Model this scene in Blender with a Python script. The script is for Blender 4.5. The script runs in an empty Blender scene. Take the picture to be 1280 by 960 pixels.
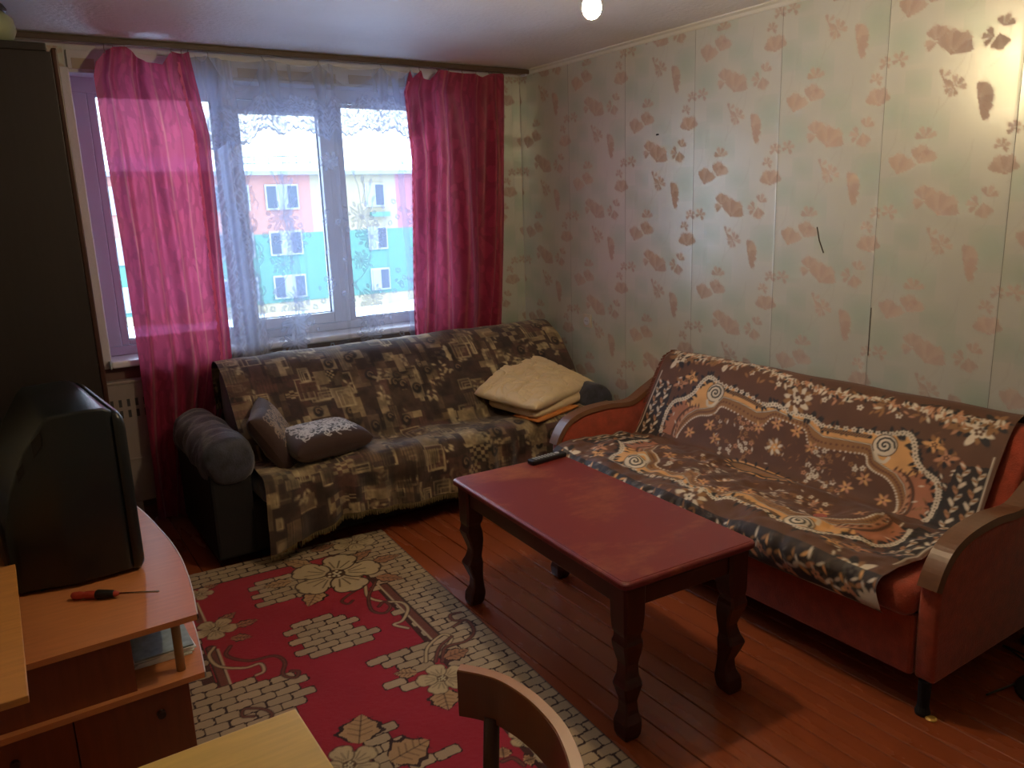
import bpy, bmesh, math, random
import numpy as np
from mathutils import Vector, Matrix
rng = np.random.default_rng(7)
random.seed(7)
S = bpy.context.scene
COL = S.collection

# ------------------------------------------------------------ camera, world, light
cam = bpy.data.cameras.new('camera'); co = bpy.data.objects.new('camera', cam); COL.objects.link(co)
Rv = Vector((0.83445396, -0.55009128, -0.0329571)); Uv = Vector((0.14880362, 0.16733512, 0.97460579)); Fv = Vector((0.53060727, 0.81816779, -0.22148903))
M = Matrix((Rv, Uv, -Fv)).transposed().to_4x4(); M.translation = Vector((-3.14986, -4.64118, 1.645))
co.matrix_world = M
cam.sensor_fit = 'HORIZONTAL'; cam.sensor_width = 36; cam.lens = 36 * 988.32 / 1280; cam.clip_start = .02; cam.clip_end = 300
S.camera = co
S.view_settings.view_transform = 'Standard'; S.view_settings.look = 'None'; S.view_settings.gamma = 1
S.view_settings.use_curve_mapping = False; S.view_settings.exposure = 1.80
S.cycles.max_bounces = 8; S.cycles.diffuse_bounces = 4; S.cycles.transparent_max_bounces = 12; S.cycles.sample_clamp_indirect = 4
SKY = 4.4
BULB = 250.0
w = bpy.data.worlds.new('sky'); S.world = w; w.use_nodes = True
nt = w.node_tree; bg = nt.nodes['Background']
tc = nt.nodes.new('ShaderNodeTexCoord'); sx = nt.nodes.new('ShaderNodeSeparateXYZ'); cr = nt.nodes.new('ShaderNodeValToRGB')
nt.links.new(tc.outputs['Generated'], sx.inputs[0]); nt.links.new(sx.outputs['Z'], cr.inputs[0]); nt.links.new(cr.outputs[0], bg.inputs[0])
# overcast sky, the zenith about three times as bright as the horizon
cr.color_ramp.elements[0].position = 0.0; cr.color_ramp.elements[0].color = (.31, .37, .43, 1)
cr.color_ramp.elements[1].position = 1.0; cr.color_ramp.elements[1].color = (.80, .96, 1.22, 1)
bg.inputs[1].default_value = SKY
pl = bpy.data.lights.new('window_portal', 'AREA'); pl.shape = 'RECTANGLE'; pl.size = 2.2; pl.size_y = 1.5; pl.cycles.is_portal = True
po = bpy.data.objects.new('window_portal', pl); COL.objects.link(po); po.location = (-1.63, .34, 1.63); po.rotation_euler = (math.radians(-90), 0, 0)

# ------------------------------------------------------------ helpers
def srgb(r, g=None, b=None):
    if g is None: r, g, b = r
    f = lambda c: (c / 255 / 12.92) if c / 255 <= .04045 else ((c / 255 + .055) / 1.055) ** 2.4
    return (f(r), f(g), f(b))
def mat(name, col, rough=.6, metal=0, bump=0, bscale=60, var=0, vscale=8, spec=.5, attr=False, trans=0, stretch=None, emis=None, sheen=0, coat=0, roughvar=0):
    m = bpy.data.materials.new(name); m.use_nodes = True; n = m.node_tree.nodes; l = m.node_tree.links
    p = n['Principled BSDF']; p.inputs['Roughness'].default_value = rough; p.inputs['Metallic'].default_value = metal
    p.inputs['Specular IOR Level'].default_value = spec; p.inputs['Sheen Weight'].default_value = sheen; p.inputs['Coat Weight'].default_value = coat
    p.inputs['Coat Roughness'].default_value = .15
    tcn = n.new('ShaderNodeTexCoord'); mp = n.new('ShaderNodeMapping'); l.new(tcn.outputs['Object'], mp.inputs[0])
    if stretch: mp.inputs['Scale'].default_value = stretch
    src = None
    if attr:
        a = n.new('ShaderNodeAttribute'); a.attribute_name = 'Col'; src = a.outputs['Color']
    if var:
        no = n.new('ShaderNodeTexNoise'); no.inputs['Scale'].default_value = vscale; no.inputs['Detail'].default_value = 5; l.new(mp.outputs[0], no.inputs[0])
        mr = n.new('ShaderNodeMapRange'); mr.inputs[1].default_value = .22; mr.inputs[2].default_value = .78; mr.inputs[3].default_value = 1 - var; mr.inputs[4].default_value = 1 + var
        l.new(no.outputs[0], mr.inputs[0])
        mx = n.new('ShaderNodeVectorMath'); mx.operation = 'SCALE'
        if src: l.new(src, mx.inputs[0])
        else: mx.inputs[0].default_value = col
        l.new(mr.outputs[0], mx.inputs['Scale']); src = mx.outputs[0]
        if roughvar:
            m2 = n.new('ShaderNodeMapRange'); m2.inputs[1].default_value = .3; m2.inputs[2].default_value = .7; m2.inputs[3].default_value = rough - roughvar; m2.inputs[4].default_value = rough + roughvar
            l.new(no.outputs[0], m2.inputs[0]); l.new(m2.outputs[0], p.inputs['Roughness'])
    if src: l.new(src, p.inputs['Base Color'])
    else: p.inputs['Base Color'].default_value = (*col, 1)
    if bump:
        nb = n.new('ShaderNodeTexNoise'); nb.inputs['Scale'].default_value = bscale; nb.inputs['Detail'].default_value = 4; l.new(mp.outputs[0], nb.inputs[0])
        bp = n.new('ShaderNodeBump'); bp.inputs['Strength'].default_value = min(1, bump); bp.inputs['Distance'].default_value = .004
        l.new(nb.outputs[0], bp.inputs['Height']); l.new(bp.outputs[0], p.inputs['Normal'])
    if emis: p.inputs['Emission Color'].default_value = (*emis[0], 1); p.inputs['Emission Strength'].default_value = emis[1]
    if trans:
        out = n['Material Output']; tr = n.new('ShaderNodeBsdfTranslucent'); ms = n.new('ShaderNodeMixShader'); ms.inputs[0].default_value = trans
        if src: l.new(src, tr.inputs[0])
        else: tr.inputs[0].default_value = (*col, 1)
        l.new(p.outputs[0], ms.inputs[1]); l.new(tr.outputs[0], ms.inputs[2]); l.new(ms.outputs[0], out.inputs[0])
    return m
def me_obj(name, me, m, parent=None, smooth=False):
    if m is not None: me.materials.append(m)
    if smooth: me.polygons.foreach_set('use_smooth', [True] * len(me.polygons))
    o = bpy.data.objects.new(name, me); COL.objects.link(o)
    if parent is not None: o.parent = parent; o.matrix_parent_inverse = parent.matrix_basis.inverted() if False else Matrix.Identity(4)
    return o
def obj(name, bm, m, parent=None, smooth=False):
    me = bpy.data.meshes.new(name); bmesh.ops.recalc_face_normals(bm, faces=bm.faces[:]); bm.to_mesh(me); bm.free()
    return me_obj(name, me, m, parent, smooth)
def tag(o, label=None, cat=None, group=None, kind=None):
    if label: o['label'] = label
    if cat: o['category'] = cat
    if group: o['group'] = group
    if kind: o['kind'] = kind
    return o
def thing(name, label, cat, loc=(0, 0, 0), group=None):
    o = bpy.data.objects.new(name, None); COL.objects.link(o); o.location = loc; o.empty_display_size = .1
    return tag(o, label, cat, group)
def struct(name, bm, m, parent=None):
    o = obj(name, bm, m, parent)
    if parent is None: o['kind'] = 'structure'
    return o
def L(p, t):
    return (p[0] - t.location[0], p[1] - t.location[1], p[2] - t.location[2])
def box(x0, x1, y0, y1, z0, z1, bev=0, seg=2, bm=None):
    bm = bm or bmesh.new()
    g = bmesh.ops.create_cube(bm, size=1)
    vs = g['verts']
    for v in vs:
        v.co = Vector(((x0 + x1) / 2 + v.co.x * (x1 - x0), (y0 + y1) / 2 + v.co.y * (y1 - y0), (z0 + z1) / 2 + v.co.z * (z1 - z0)))
    if bev:
        es = list({e for v in vs for e in v.link_edges})
        bmesh.ops.bevel(bm, geom=es, offset=bev, segments=seg, affect='EDGES', profile=.5)
    return bm
def move(bm, loc=(0, 0, 0), rot=None, rz=0, piv=(0, 0, 0)):
    T = Matrix.Translation(Vector(loc)) @ Matrix.Translation(Vector(piv)) @ (rot if rot is not None else Matrix.Rotation(rz, 4, 'Z')) @ Matrix.Translation(-Vector(piv))
    bmesh.ops.transform(bm, matrix=T, verts=bm.verts[:]); return bm
def prism(pts, axis, a, b, bev=0, seg=2):
    """closed outline pts (2d) extruded along axis from a to b"""
    bm = bmesh.new()
    def mk(p, t):
        return {'x': (t, p[0], p[1]), 'y': (p[0], t, p[1]), 'z': (p[0], p[1], t)}[axis]
    v0 = [bm.verts.new(mk(p, a)) for p in pts]; v1 = [bm.verts.new(mk(p, b)) for p in pts]
    bm.faces.new(v0); bm.faces.new(v1[::-1]); n = len(pts)
    for i in range(n): bm.faces.new((v0[i], v0[(i + 1) % n], v1[(i + 1) % n], v1[i]))
    bmesh.ops.recalc_face_normals(bm, faces=bm.faces[:])
    if bev:
        es = [e for e in bm.edges if e.calc_face_angle(0) > .6]
        bmesh.ops.bevel(bm, geom=es, offset=bev, segments=seg, affect='EDGES', profile=.5)
    return bm
def tube(pts, r, seg=8, bm=None, caps=True):
    bm = bm or bmesh.new(); pts = [Vector(p) for p in pts]; rings = []
    up = Vector((0, 0, 1)); n = len(pts)
    prev = None
    for i, p in enumerate(pts):
        t = (pts[min(i + 1, n - 1)] - pts[max(i - 1, 0)]).normalized()
        a = prev if prev is not None else (up if abs(t.dot(up)) < .95 else Vector((1, 0, 0)))
        a = (a - t * a.dot(t)).normalized(); prev = a
        b = t.cross(a); rr = r[i] if hasattr(r, '__len__') else r
        rings.append([bm.verts.new(p + (a * math.cos(k * 2 * math.pi / seg) + b * math.sin(k * 2 * math.pi / seg)) * rr) for k in range(seg)])
    for i in range(n - 1):
        for k in range(seg): bm.faces.new((rings[i][k], rings[i][(k + 1) % seg], rings[i + 1][(k + 1) % seg], rings[i + 1][k]))
    if caps: bm.faces.new(rings[0][::-1]); bm.faces.new(rings[-1])
    return bm
def lathe(prof, c=(0, 0, 0), seg=24, bm=None):
    bm = bm or bmesh.new(); rings = []
    for r, z in prof:
        rings.append([bm.verts.new((c[0] + max(r, 1e-4) * math.cos(k * 2 * math.pi / seg), c[1] + max(r, 1e-4) * math.sin(k * 2 * math.pi / seg), c[2] + z)) for k in range(seg)])
    for i in range(len(rings) - 1):
        for k in range(seg): bm.faces.new((rings[i][k], rings[i][(k + 1) % seg], rings[i + 1][(k + 1) % seg], rings[i + 1][k]))
    bm.faces.new(rings[0][::-1]); bm.faces.new(rings[-1]); return bm
def grid(name, P, m, parent=None, col=None, loc=None):
    """P: (nv,nu,3) positions; col (nv,nu,3) or (nv,nu,4)"""
    nv, nu = P.shape[:2]; me = bpy.data.meshes.new(name)
    V = P.reshape(-1, 3).astype(np.float32)
    idx = np.arange(nv * nu).reshape(nv, nu)
    q = np.stack([idx[:-1, :-1], idx[:-1, 1:], idx[1:, 1:], idx[1:, :-1]], -1).reshape(-1, 4)
    me.vertices.add(len(V)); me.vertices.foreach_set('co', V.ravel())
    me.loops.add(q.size); me.loops.foreach_set('vertex_index', q.ravel().astype(np.int32))
    me.polygons.add(len(q)); me.polygons.foreach_set('loop_start', np.arange(0, q.size, 4, dtype=np.int32))
    me.polygons.foreach_set('use_smooth', np.ones(len(q), dtype=bool)); me.update(calc_edges=True); me.validate()
    if col is not None:
        c = np.ones((nv * nu, 4), np.float32); c[:, :col.shape[-1]] = col.reshape(nv * nu, -1)
        at = me.color_attributes.new('Col', 'FLOAT_COLOR', 'POINT'); at.data.foreach_set('color', c.ravel())
    return me_obj(name, me, m, parent)
def vnoise(shape, cell, seed=0):
    r = np.random.default_rng(seed); h, wd = shape; gy, gx = int(h / cell) + 3, int(wd / cell) + 3
    g = r.random((gy, gx)); y = np.arange(h)[:, None] / cell; x = np.arange(wd)[None] / cell
    iy = y.astype(int); ix = x.astype(int); fy = y - iy; fx = x - ix; fy = fy * fy * (3 - 2 * fy); fx = fx * fx * (3 - 2 * fx)
    return (g[iy, ix] * (1 - fy) * (1 - fx) + g[iy + 1, ix] * fy * (1 - fx) + g[iy, ix + 1] * (1 - fy) * fx + g[iy + 1, ix + 1] * fy * fx)
def sm(a, b, x):
    t = np.clip((x - a) / (b - a), 0, 1); return t * t * (3 - 2 * t)
class Paint:
    """raster of a woven or printed pattern, later the colour attribute of a mesh grid"""
    def __init__(s, wd, h, res, base):
        s.res = res; s.nx = int(round(wd / res)) + 1; s.ny = int(round(h / res)) + 1; s.w = wd; s.h = h
        s.a = np.zeros((s.ny, s.nx, len(base))) + np.array(base)
    def _bb(s, x0, x1, y0, y1):
        i0 = max(0, int(x0 / s.res) - 1); i1 = min(s.nx, int(x1 / s.res) + 3); j0 = max(0, int(y0 / s.res) - 1); j1 = min(s.ny, int(y1 / s.res) + 3)
        if i0 >= i1 or j0 >= j1: return None
        return i0, i1, j0, j1, np.arange(i0, i1)[None] * s.res, np.arange(j0, j1)[:, None] * s.res
    def _put(s, b, d, col, al=1, soft=.6):
        k = np.clip(.5 - d / (s.res * soft * 2), 0, 1)[..., None] * al
        v = s.a[b[2]:b[3], b[0]:b[1]]; v[:] = v * (1 - k) + np.array(col) * k
    def ell(s, cx, cy, rx, ry, ang, col, al=1, soft=.6):
        R_ = max(rx, ry); b = s._bb(cx - R_, cx + R_, cy - R_, cy + R_)
        if not b: return
        c, n = math.cos(ang), math.sin(ang); u = (b[4] - cx) * c + (b[5] - cy) * n; v = -(b[4] - cx) * n + (b[5] - cy) * c
        d = (np.sqrt((u / rx) ** 2 + (v / ry) ** 2) - 1) * min(rx, ry); s._put(b, d, col, al, soft)
    def line(s, pts, wd, col, al=1):
        P = np.array(pts, float); b = s._bb(P[:, 0].min() - wd, P[:, 0].max() + wd, P[:, 1].min() - wd, P[:, 1].max() + wd)
        if not b: return
        d = np.full((b[3] - b[2], b[1] - b[0]), 9.)
        for p, q in zip(P[:-1], P[1:]):
            e = q - p; t = np.clip(((b[4] - p[0]) * e[0] + (b[5] - p[1]) * e[1]) / (e @ e + 1e-12), 0, 1)
            d = np.minimum(d, np.hypot(b[4] - p[0] - t * e[0], b[5] - p[1] - t * e[1]))
        s._put(b, d - wd / 2, col, al)
    def inside(s, P, X, Y):
        ins = np.zeros(np.broadcast(X, Y).shape, bool); n = len(P)
        for i in range(n):
            x0, y0 = P[i]; x1, y1 = P[(i + 1) % n]
            if y0 == y1: continue
            c = ((y0 > Y) != (y1 > Y)) & (X < (x1 - x0) * (Y - y0) / (y1 - y0) + x0); ins ^= c
        return ins
    def poly(s, pts, col, al=1):
        P = np.array(pts, float); b = s._bb(P[:, 0].min(), P[:, 0].max(), P[:, 1].min(), P[:, 1].max())
        if not b: return
        i = s.inside(P, b[4], b[5]); k = i[..., None] * al
        v = s.a[b[2]:b[3], b[0]:b[1]]; v[:] = v * (1 - k) + np.array(col) * k
def curve(pts, n=8):
    """Catmull-Rom through pts"""
    P = [np.array(p, float) for p in pts]; P = [2 * P[0] - P[1]] + P + [2 * P[-1] - P[-2]]; o = []
    for i in range(1, len(P) - 2):
        for k in range(n):
            t = k / n; a, b, c, d = P[i - 1], P[i], P[i + 1], P[i + 2]
            o.append(.5 * (2 * b + (c - a) * t + (2 * a - 5 * b + 4 * c - d) * t * t + (3 * b - a - 3 * c + d) * t ** 3))
    o.append(P[-2]); return o
def petal_flower(p, cx, cy, R, n, ang, fill, edge, dark, inner=None, al=1, lines=True):
    for k in range(n):
        a = ang + k * 2 * math.pi / n; rx = R * .40; ry = R * .40
        x = cx + math.cos(a) * R * .58; y = cy + math.sin(a) * R * .58
        for g_, c_ in ((1.0, edge), (.90, fill)):
            p.ell(x, y, R * .45 * g_, R * .38 * g_, a, c_, al)
        for sg in (-1, 1):
            xx = cx + math.cos(a + sg * .26) * R * .74; yy = cy + math.sin(a + sg * .26) * R * .74
            p.ell(xx, yy, R * .235, R * .215, a, edge, al); 
        for sg in (-1, 1):
            xx = cx + math.cos(a + sg * .26) * R * .74; yy = cy + math.sin(a + sg * .26) * R * .74
            p.ell(xx, yy, R * .20, R * .18, a, fill, al)
        p.ell(x, y, R * .38, R * .30, a, fill, al)
        if lines:
            for q in (-.35, 0, .35):
                p.line([(cx + math.cos(a + q * .6) * R * .3, cy + math.sin(a + q * .6) * R * .3), (cx + math.cos(a + q) * R * .66, cy + math.sin(a + q) * R * .66)], R * .035, edge, .7)
    p.ell(cx, cy, R * .22, R * .22, 0, dark, al)
    if inner is not None:
        for k in range(9):
            a = k * 2.4; rr = R * .17 * math.sqrt(k / 9); p.ell(cx + math.cos(a) * rr, cy + math.sin(a) * rr, R * .035, R * .035, 0, inner, al)
def leaf(p, x0, y0, x1, y1, wd, fill, edge, vein=True):
    cx, cy = (x0 + x1) / 2, (y0 + y1) / 2; ln = math.hypot(x1 - x0, y1 - y0) / 2; a = math.atan2(y1 - y0, x1 - x0)
    ux, uy = math.cos(a), math.sin(a); vx, vy = -uy, ux
    def outl(f, g):
        o = []
        for k in range(25):
            t = k / 24; wv = wd / 2 * math.sin(math.pi * t ** .8) * f * (1 + .12 * math.sin(t * 22)); o.append((x0 + ux * 2 * ln * t + vx * wv, y0 + uy * 2 * ln * t + vy * wv))
        for k in range(25):
            t = 1 - k / 24; wv = -wd / 2 * math.sin(math.pi * t ** .8) * f * (1 + .12 * math.sin(t * 22)); o.append((x0 + ux * 2 * ln * t + vx * wv, y0 + uy * 2 * ln * t + vy * wv))
        return o
    p.poly(outl(1.18, 1), edge); p.poly(outl(.92, 1), fill)
    if vein:
        p.line([(x0, y0), (x1, y1)], .0035, edge)
        for t in (.25, .42, .6, .75):
            for sg in (-1, 1):
                bx, by = x0 + ux * 2 * ln * t, y0 + uy * 2 * ln * t
                p.line([(bx, by), (bx + ux * ln * .25 + vx * sg * wd * .3, by + uy * ln * .25 + vy * sg * wd * .3)], .003, edge, .8)

# ------------------------------------------------------------ materials
H = 2.50
XL, YF = -3.45, -5.60          # left wall, wall behind the camera
WX0, WX1, WZ0, WZ1 = -2.68, -.60, .905, 2.355   # window opening
m_white = mat('white_pvc', srgb(205, 210, 222), .35)
m_plaster = mat('white_plaster', srgb(206, 206, 208), .8, bump=.3, bscale=40)
m_ceil = mat('ceiling_paper', srgb(232, 230, 230), .6, bump=1, bscale=38, var=.05, vscale=3)
m_trim = mat('crown_foam', srgb(214, 214, 206), .7)
m_wallpaper = mat('wallpaper', (1, 1, 1), .34, attr=True, bump=.10, bscale=38, spec=.9, var=.03, vscale=4)
_n = m_wallpaper.node_tree.nodes; _l = m_wallpaper.node_tree.links       # satin ground, matt printed flowers
_at = [q for q in _n if q.type == 'ATTRIBUTE'][0]
for _sock, _a, _b in (('Roughness', .75, .31), ('Specular IOR Level', .25, .8), ('Metallic', 0, .26)):
    _mr = _n.new('ShaderNodeMapRange'); _mr.inputs[3].default_value = _a; _mr.inputs[4].default_value = _b
    _l.new(_at.outputs['Alpha'], _mr.inputs[0]); _l.new(_mr.outputs[0], _n['Principled BSDF'].inputs[_sock])
m_back = mat('wall_under_paper', srgb(120, 116, 104), .8)
m_shadedwall = mat('shaded_wallpaper_brown', srgb(110, 84, 78), .7, var=.1)  # wallpaper below the window, its shadow put into the dark brown
m_floor = mat('oxide_floor_paint', srgb(146, 74, 42), .26, var=.10, vscale=2.5, stretch=(3, .7, 1), bump=.12, bscale=12, spec=.5, roughvar=.06)
m_gap = mat('board_gap', srgb(70, 30, 18), .7)
m_pink = None
m_rod = mat('rail_brown', srgb(138, 120, 100), .45)
m_hook = mat('hook_metal', srgb(150, 140, 130), .4, metal=.7)

# ------------------------------------------------------------ room shell
fl = struct('floor', box(XL, 0, YF, 0, -.12, -.022), m_gap)
fmesh = None
n_b = int(round(-XL / .0925)); wb = -XL / n_b
for i in range(n_b):
    if fmesh is None:
        b = box(-wb / 2 + .0012, wb / 2 - .0012, YF, 0, -.022, 0, .0025, 1); o = obj('floor_board', b, m_floor, fl); fmesh = o.data
    else:
        o = bpy.data.objects.new('floor_board', fmesh); COL.objects.link(o); o.parent = fl
    o.location = (XL + wb * (i + .5), 0, random.uniform(-.0016, 0))
struct('ceiling', box(XL - .2, .2, YF - .2, .35, H, H + .15), m_ceil)
wr = struct('wall_right', box(.003, .2, YF, .35, 0, H), m_back)
struct('wall_left', box(XL - .2, XL, YF, .35, 0, H), mat('left_wall_paper', srgb(170, 165, 150), .6))
struct('wall_front', box(XL - .2, .2, YF - .2, YF, 0, H), mat('front_wall_paper', srgb(170, 165, 150), .6))
bm = box(XL - .2, WX0, .003, .35, 0, H); box(WX1, .2, .003, .35, 0, H, bm=bm); box(WX0, WX1, .003, .35, WZ1, H, bm=bm); box(WX0, WX1, .003, .35, 0, WZ0 - .04, bm=bm)
wbk = struct('wall_back', bm, m_plaster)
o = struct('lower_panel', box(WX0 - .35, WX1 + .1, -.002, .003, 0, WZ0 - .045), m_shadedwall, wbk)
# beige strip and lintel box above the window
o = obj('lintel_panel', box(WX0 + .0, WX1, -.012, .003, WZ1 + .012, H - .045, .003), m_plaster, wbk)
for (a, b_) in ((-1.86, -1.30), (-1.22, -.80), (-2.66, -2.56)):
    obj('beige_patch', box(a, b_, -.016, -.012, WZ1 + .012, WZ1 + .062), mat('bare_beige', srgb(176, 166, 146), .8), wbk)
# wallpaper strips
VR = .593
def wallpaper_tile():
    res = .0052; base = (*srgb(204, 206, 196), 1.0); p = Paint(.53, VR * 3, res, base)
    def c4(c, a): return (*srgb(*c), a)
    pink = c4((192, 170, 156), .28); pk2 = c4((180, 154, 142), .2); grn = c4((164, 190, 172), .85)
    T = lambda x, y: ((x - 195) * .00129, y * .00098)
    def petal(u, v, a, ln, wd, col, al):
        # wedge shaped petal: narrow at the root, blunt and notched at the rim
        pts = []
        for t, w_ in ((0, .10), (.25, .32), (.55, .75), (.8, 1.0), (.95, .8)): pts.append((t, w_))
        L_ = [(t * ln, w_ * wd / 2) for t, w_ in pts] + [(ln * .90, .0)] + [(t * ln, -w_ * wd / 2) for t, w_ in pts[::-1]]
        c, n = math.cos(a), math.sin(a); q = [(u + x * c - y * n, v + x * n + y * c) for x, y in L_]
        p.poly(q, col, al); p.ell(u + c * ln * .62, v + n * ln * .62, ln * .34, wd * .40, a, col, al * .8, 1.2)
    def blossom(u, v, R, ang, spread, n=4):
        for k in range(n):
            a = ang + (k / (n - 1) - .5) * spread * 1.12
            petal(u, v, a, R * (1.0 if k % 2 else .9), R * .47, pink if k % 2 else pk2, .66)
        for k in range(n - 1):
            a = ang + ((k + .5) / (n - 1) - .5) * spread
            p.line([(u + math.cos(a) * R * .15, v + math.sin(a) * R * .15), (u + math.cos(a) * R * .9, v + math.sin(a) * R * .9)], .003, c4((196, 186, 176), .5), .25)
    for rep in range(-1, 4):
        dy = rep * 605
        for (x, y, rx, ry) in ((250, 300, 55, 60), (330, 20, 70, 45), (470, 300, 40, 30), (560, 500, 60, 70), (225, 560, 45, 50), (420, 190, 50, 30), (300, 460, 35, 25)):
            u, v = T(x, y + dy)
            p.ell(u, v, rx * .00129, ry * .00105, .3, grn, .5, 9)
    for rep in range(-1, 4):
        dy = rep * 605
        def B(x, y, R, deg, sp=1.7, n=4):
            u, v = T(x, y + dy); blossom(u, v, R, math.radians(deg), sp, n)
        B(335, 70, .050, -90, 2.2); B(252, 205, .088, -72, 1.15, 4); B(322, 168, .078, -68, 1.35, 4); B(330, 120, .030, 80, 1.8, 3)
        B(345, 312, .062, -85, 1.3, 4); B(392, 372, .098, -68, 1.6, 5); B(350, 318, .052, 168, .5, 2)
        B(535, 306, .046, -70, 1.5, 3); B(510, 334, .046, 190, 1.5, 3); B(524, 328, .060, 80, .9, 3)
        B(372, 452, .036, -28, 2.2, 3); B(414, 492, .044, -70, 2.4, 4); B(408, 492, .040, 130, 2.0, 4)
        u, v = T(482, 530 + dy)                                   # butterfly-like half blossom
        v += .015
        for a, r_ in ((-82, .060), (-55, .062), (-25, .060), (8, .060), (40, .070), (64, .092)):
            petal(u, v, math.radians(a), r_, .030, pink if int(a) % 2 else pk2, .72)
        for ox, oy in ((0, 0), (-410, 302)):
            for (x, y, R, d, sp) in ((592, 62, .034, -90, 3.6), (645, 58, .038, -70, 3.8), (560, 122, .032, -70, 3.4), (575, 225, .078, -90, 1.7)):
                u, v = T(x + ox, y + oy + dy); blossom(u, v, R, math.radians(d), sp, 5)
    for k in range(26):      # fine silvery veins
        x, y = random.random() * .53, random.random() * VR * 3; a = random.uniform(-1.2, -.5)
        p.line(curve([(x, y), (x + .03 * math.cos(a), y + .03 * math.sin(a)), (x + .05, y - .07), (x + .06, y - .13)], 5), .0025, c4((184, 182, 172), .6), .5)
    return p
WT = wallpaper_tile()
def strip_mesh(width, off, height, name, m):
    """strip hanging in local x (0..width), z (0..height from the top downwards)"""
    res = .0052; nx = int(width / res) + 1; ny = int(height / res) + 1
    X = np.linspace(0, width, nx); Z = np.linspace(0, height, ny)
    iy = (((Z + off) % VR + VR) / WT.res).astype(int).clip(0, WT.ny - 1); ix = (X / WT.res).astype(int).clip(0, WT.nx - 1)
    c = WT.a[iy][:, ix]
    curl = .0004 * np.exp(-((X) / .006) ** 2) + .0007 * np.exp(-((X - width) / .006) ** 2)
    P = np.zeros((ny, nx, 3)); P[..., 0] = X[None]; P[..., 2] = -Z[:, None]; P[..., 1] = -curl[None] - .0006 * vnoise((ny, nx), 40, int(off * 100))
    return P, c
# butterfly row: z = 1.959 for even strips; in the tile the butterfly stands at v = .549 m
ztop = H - .03
def place_strips(parent, seams, wall):
    cache = {}
    for (a, b_, par) in seams:
        zc = 1.959 if par == 0 else 1.959 + VR / 2
        off = (.549 - (ztop - zc)) % VR
        key = (par, round(b_ - a, 3))
        if key not in cache:
            P, c = strip_mesh(b_ - a - .0016, off, ztop - .02, 'wallpaper_strip', m_wallpaper)
            o = grid('wallpaper_strip', P, m_wallpaper, parent, c); cache[key] = o.data
        else:
            o = bpy.data.objects.new('wallpaper_strip', cache[key]); COL.objects.link(o); o.parent = parent
        if wall == 'r': o.location = (0.0, a, ztop); o.rotation_euler = (0, 0, -math.pi / 2)
        else: o.location = (a, 0.0, ztop)
seams = []
y = -.001; k = 2
ys = [-.001, -.534, -1.064, -1.597, -2.130, -2.648, -3.165, -3.695, -4.225, -4.755, -5.285]
for i in range(len(ys) - 1): seams.append((ys[i], ys[i] + .53 if i not in () else 0, (i) % 2))
seams = [(ys[i], ys[i] + abs(ys[i + 1] - ys[i]), (i + 1) % 2) for i in range(len(ys) - 1)]
place_strips(wr, seams, 'r')
place_strips(wbk, [(-.598, -.068, 0), (-.068, -.002, 1), (-3.45, -2.92, 1), (-2.92, -2.69, 0)], 'b')
# torn gap lines and small marks on the right wall
mk = mat('pencil_mark', srgb(60, 55, 50), .9)
tr1 = obj('torn_seam', box(-.0012, .002, -2.652, -2.6475, .95, 1.16), mk, wr)
obj('scratch', tube([(-.001, -2.36, 1.50), (-.001, -2.375, 1.44), (-.001, -2.40, 1.385)], .0028, 6), mk, wr)
obj('nail_hole', box(-.002, .002, -1.335, -1.315, 1.985, 1.993), mk, wr)
# crown molding and skirting
cr_pts = [(0, 0), (-.030, 0), (-.028, -.006), (-.014, -.014), (-.006, -.026), (0, -.030)]
o = struct('trim_1', prism([(x, H + z) for x, z in cr_pts], 'y', YF, 0), m_trim)
bskin = mat('skirting_paint', srgb(112, 48, 26), .4)
struct('baseboard_right', box(-.018, -.001, YF, 0, 0, .07, .004), bskin)
struct('baseboard_back', box(XL, -.018, -.018, -.003, 0, .07, .004), bskin)

# ------------------------------------------------------------ window
glass = bpy.data.materials.new('window_glass'); glass.use_nodes = True
n = glass.node_tree.nodes; l = glass.node_tree.links; n.remove(n['Principled BSDF'])
tb = n.new('ShaderNodeBsdfTransparent'); tb.inputs[0].default_value = (.96, .985, 1, 1); gb = n.new('ShaderNodeBsdfGlossy'); gb.inputs['Roughness'].default_value = .03
fr = n.new('ShaderNodeFresnel'); fr.inputs[0].default_value = 1.45; mx = n.new('ShaderNodeMixShader'); l.new(fr.outputs[0], mx.inputs[0]); l.new(tb.outputs[0], mx.inputs[1]); l.new(gb.outputs[0], mx.inputs[2]); l.new(mx.outputs[0], n['Material Output'].inputs[0])
m_gask = mat('rubber_gasket', srgb(60, 60, 66), .6)
wn = bpy.data.objects.new('window_1', None); COL.objects.link(wn); wn.location = (-1.64, .15, .9); wn['kind'] = 'structure'
def wpart(name, bm, m): move(bm, (1.64, -.15, -.9)); return obj(name, bm, m, wn)
FY0, FY1 = .13, .20
ox0, ox1 = WX0 + .005, WX1 - .005
leaves = [(-2.56, -1.985, .985, 2.262), (-1.845, -1.378, 1.022, 2.203), (-1.222, -.725, .967, 2.256)]
wpart('frame_top', box(ox0, ox1, FY0, FY1, 2.275, WZ1, .004), m_white)
wpart('frame_bottom', box(ox0, ox1, FY0, FY1, WZ0 + .001, .955, .004), m_white)
for a, b_ in ((ox0, -2.60), (-1.965, -1.885), (-1.34, -1.262), (-.685, ox1)):
    wpart('mullion', box(a, b_, FY0, FY1, .955, 2.275, .004), m_white)
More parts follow.
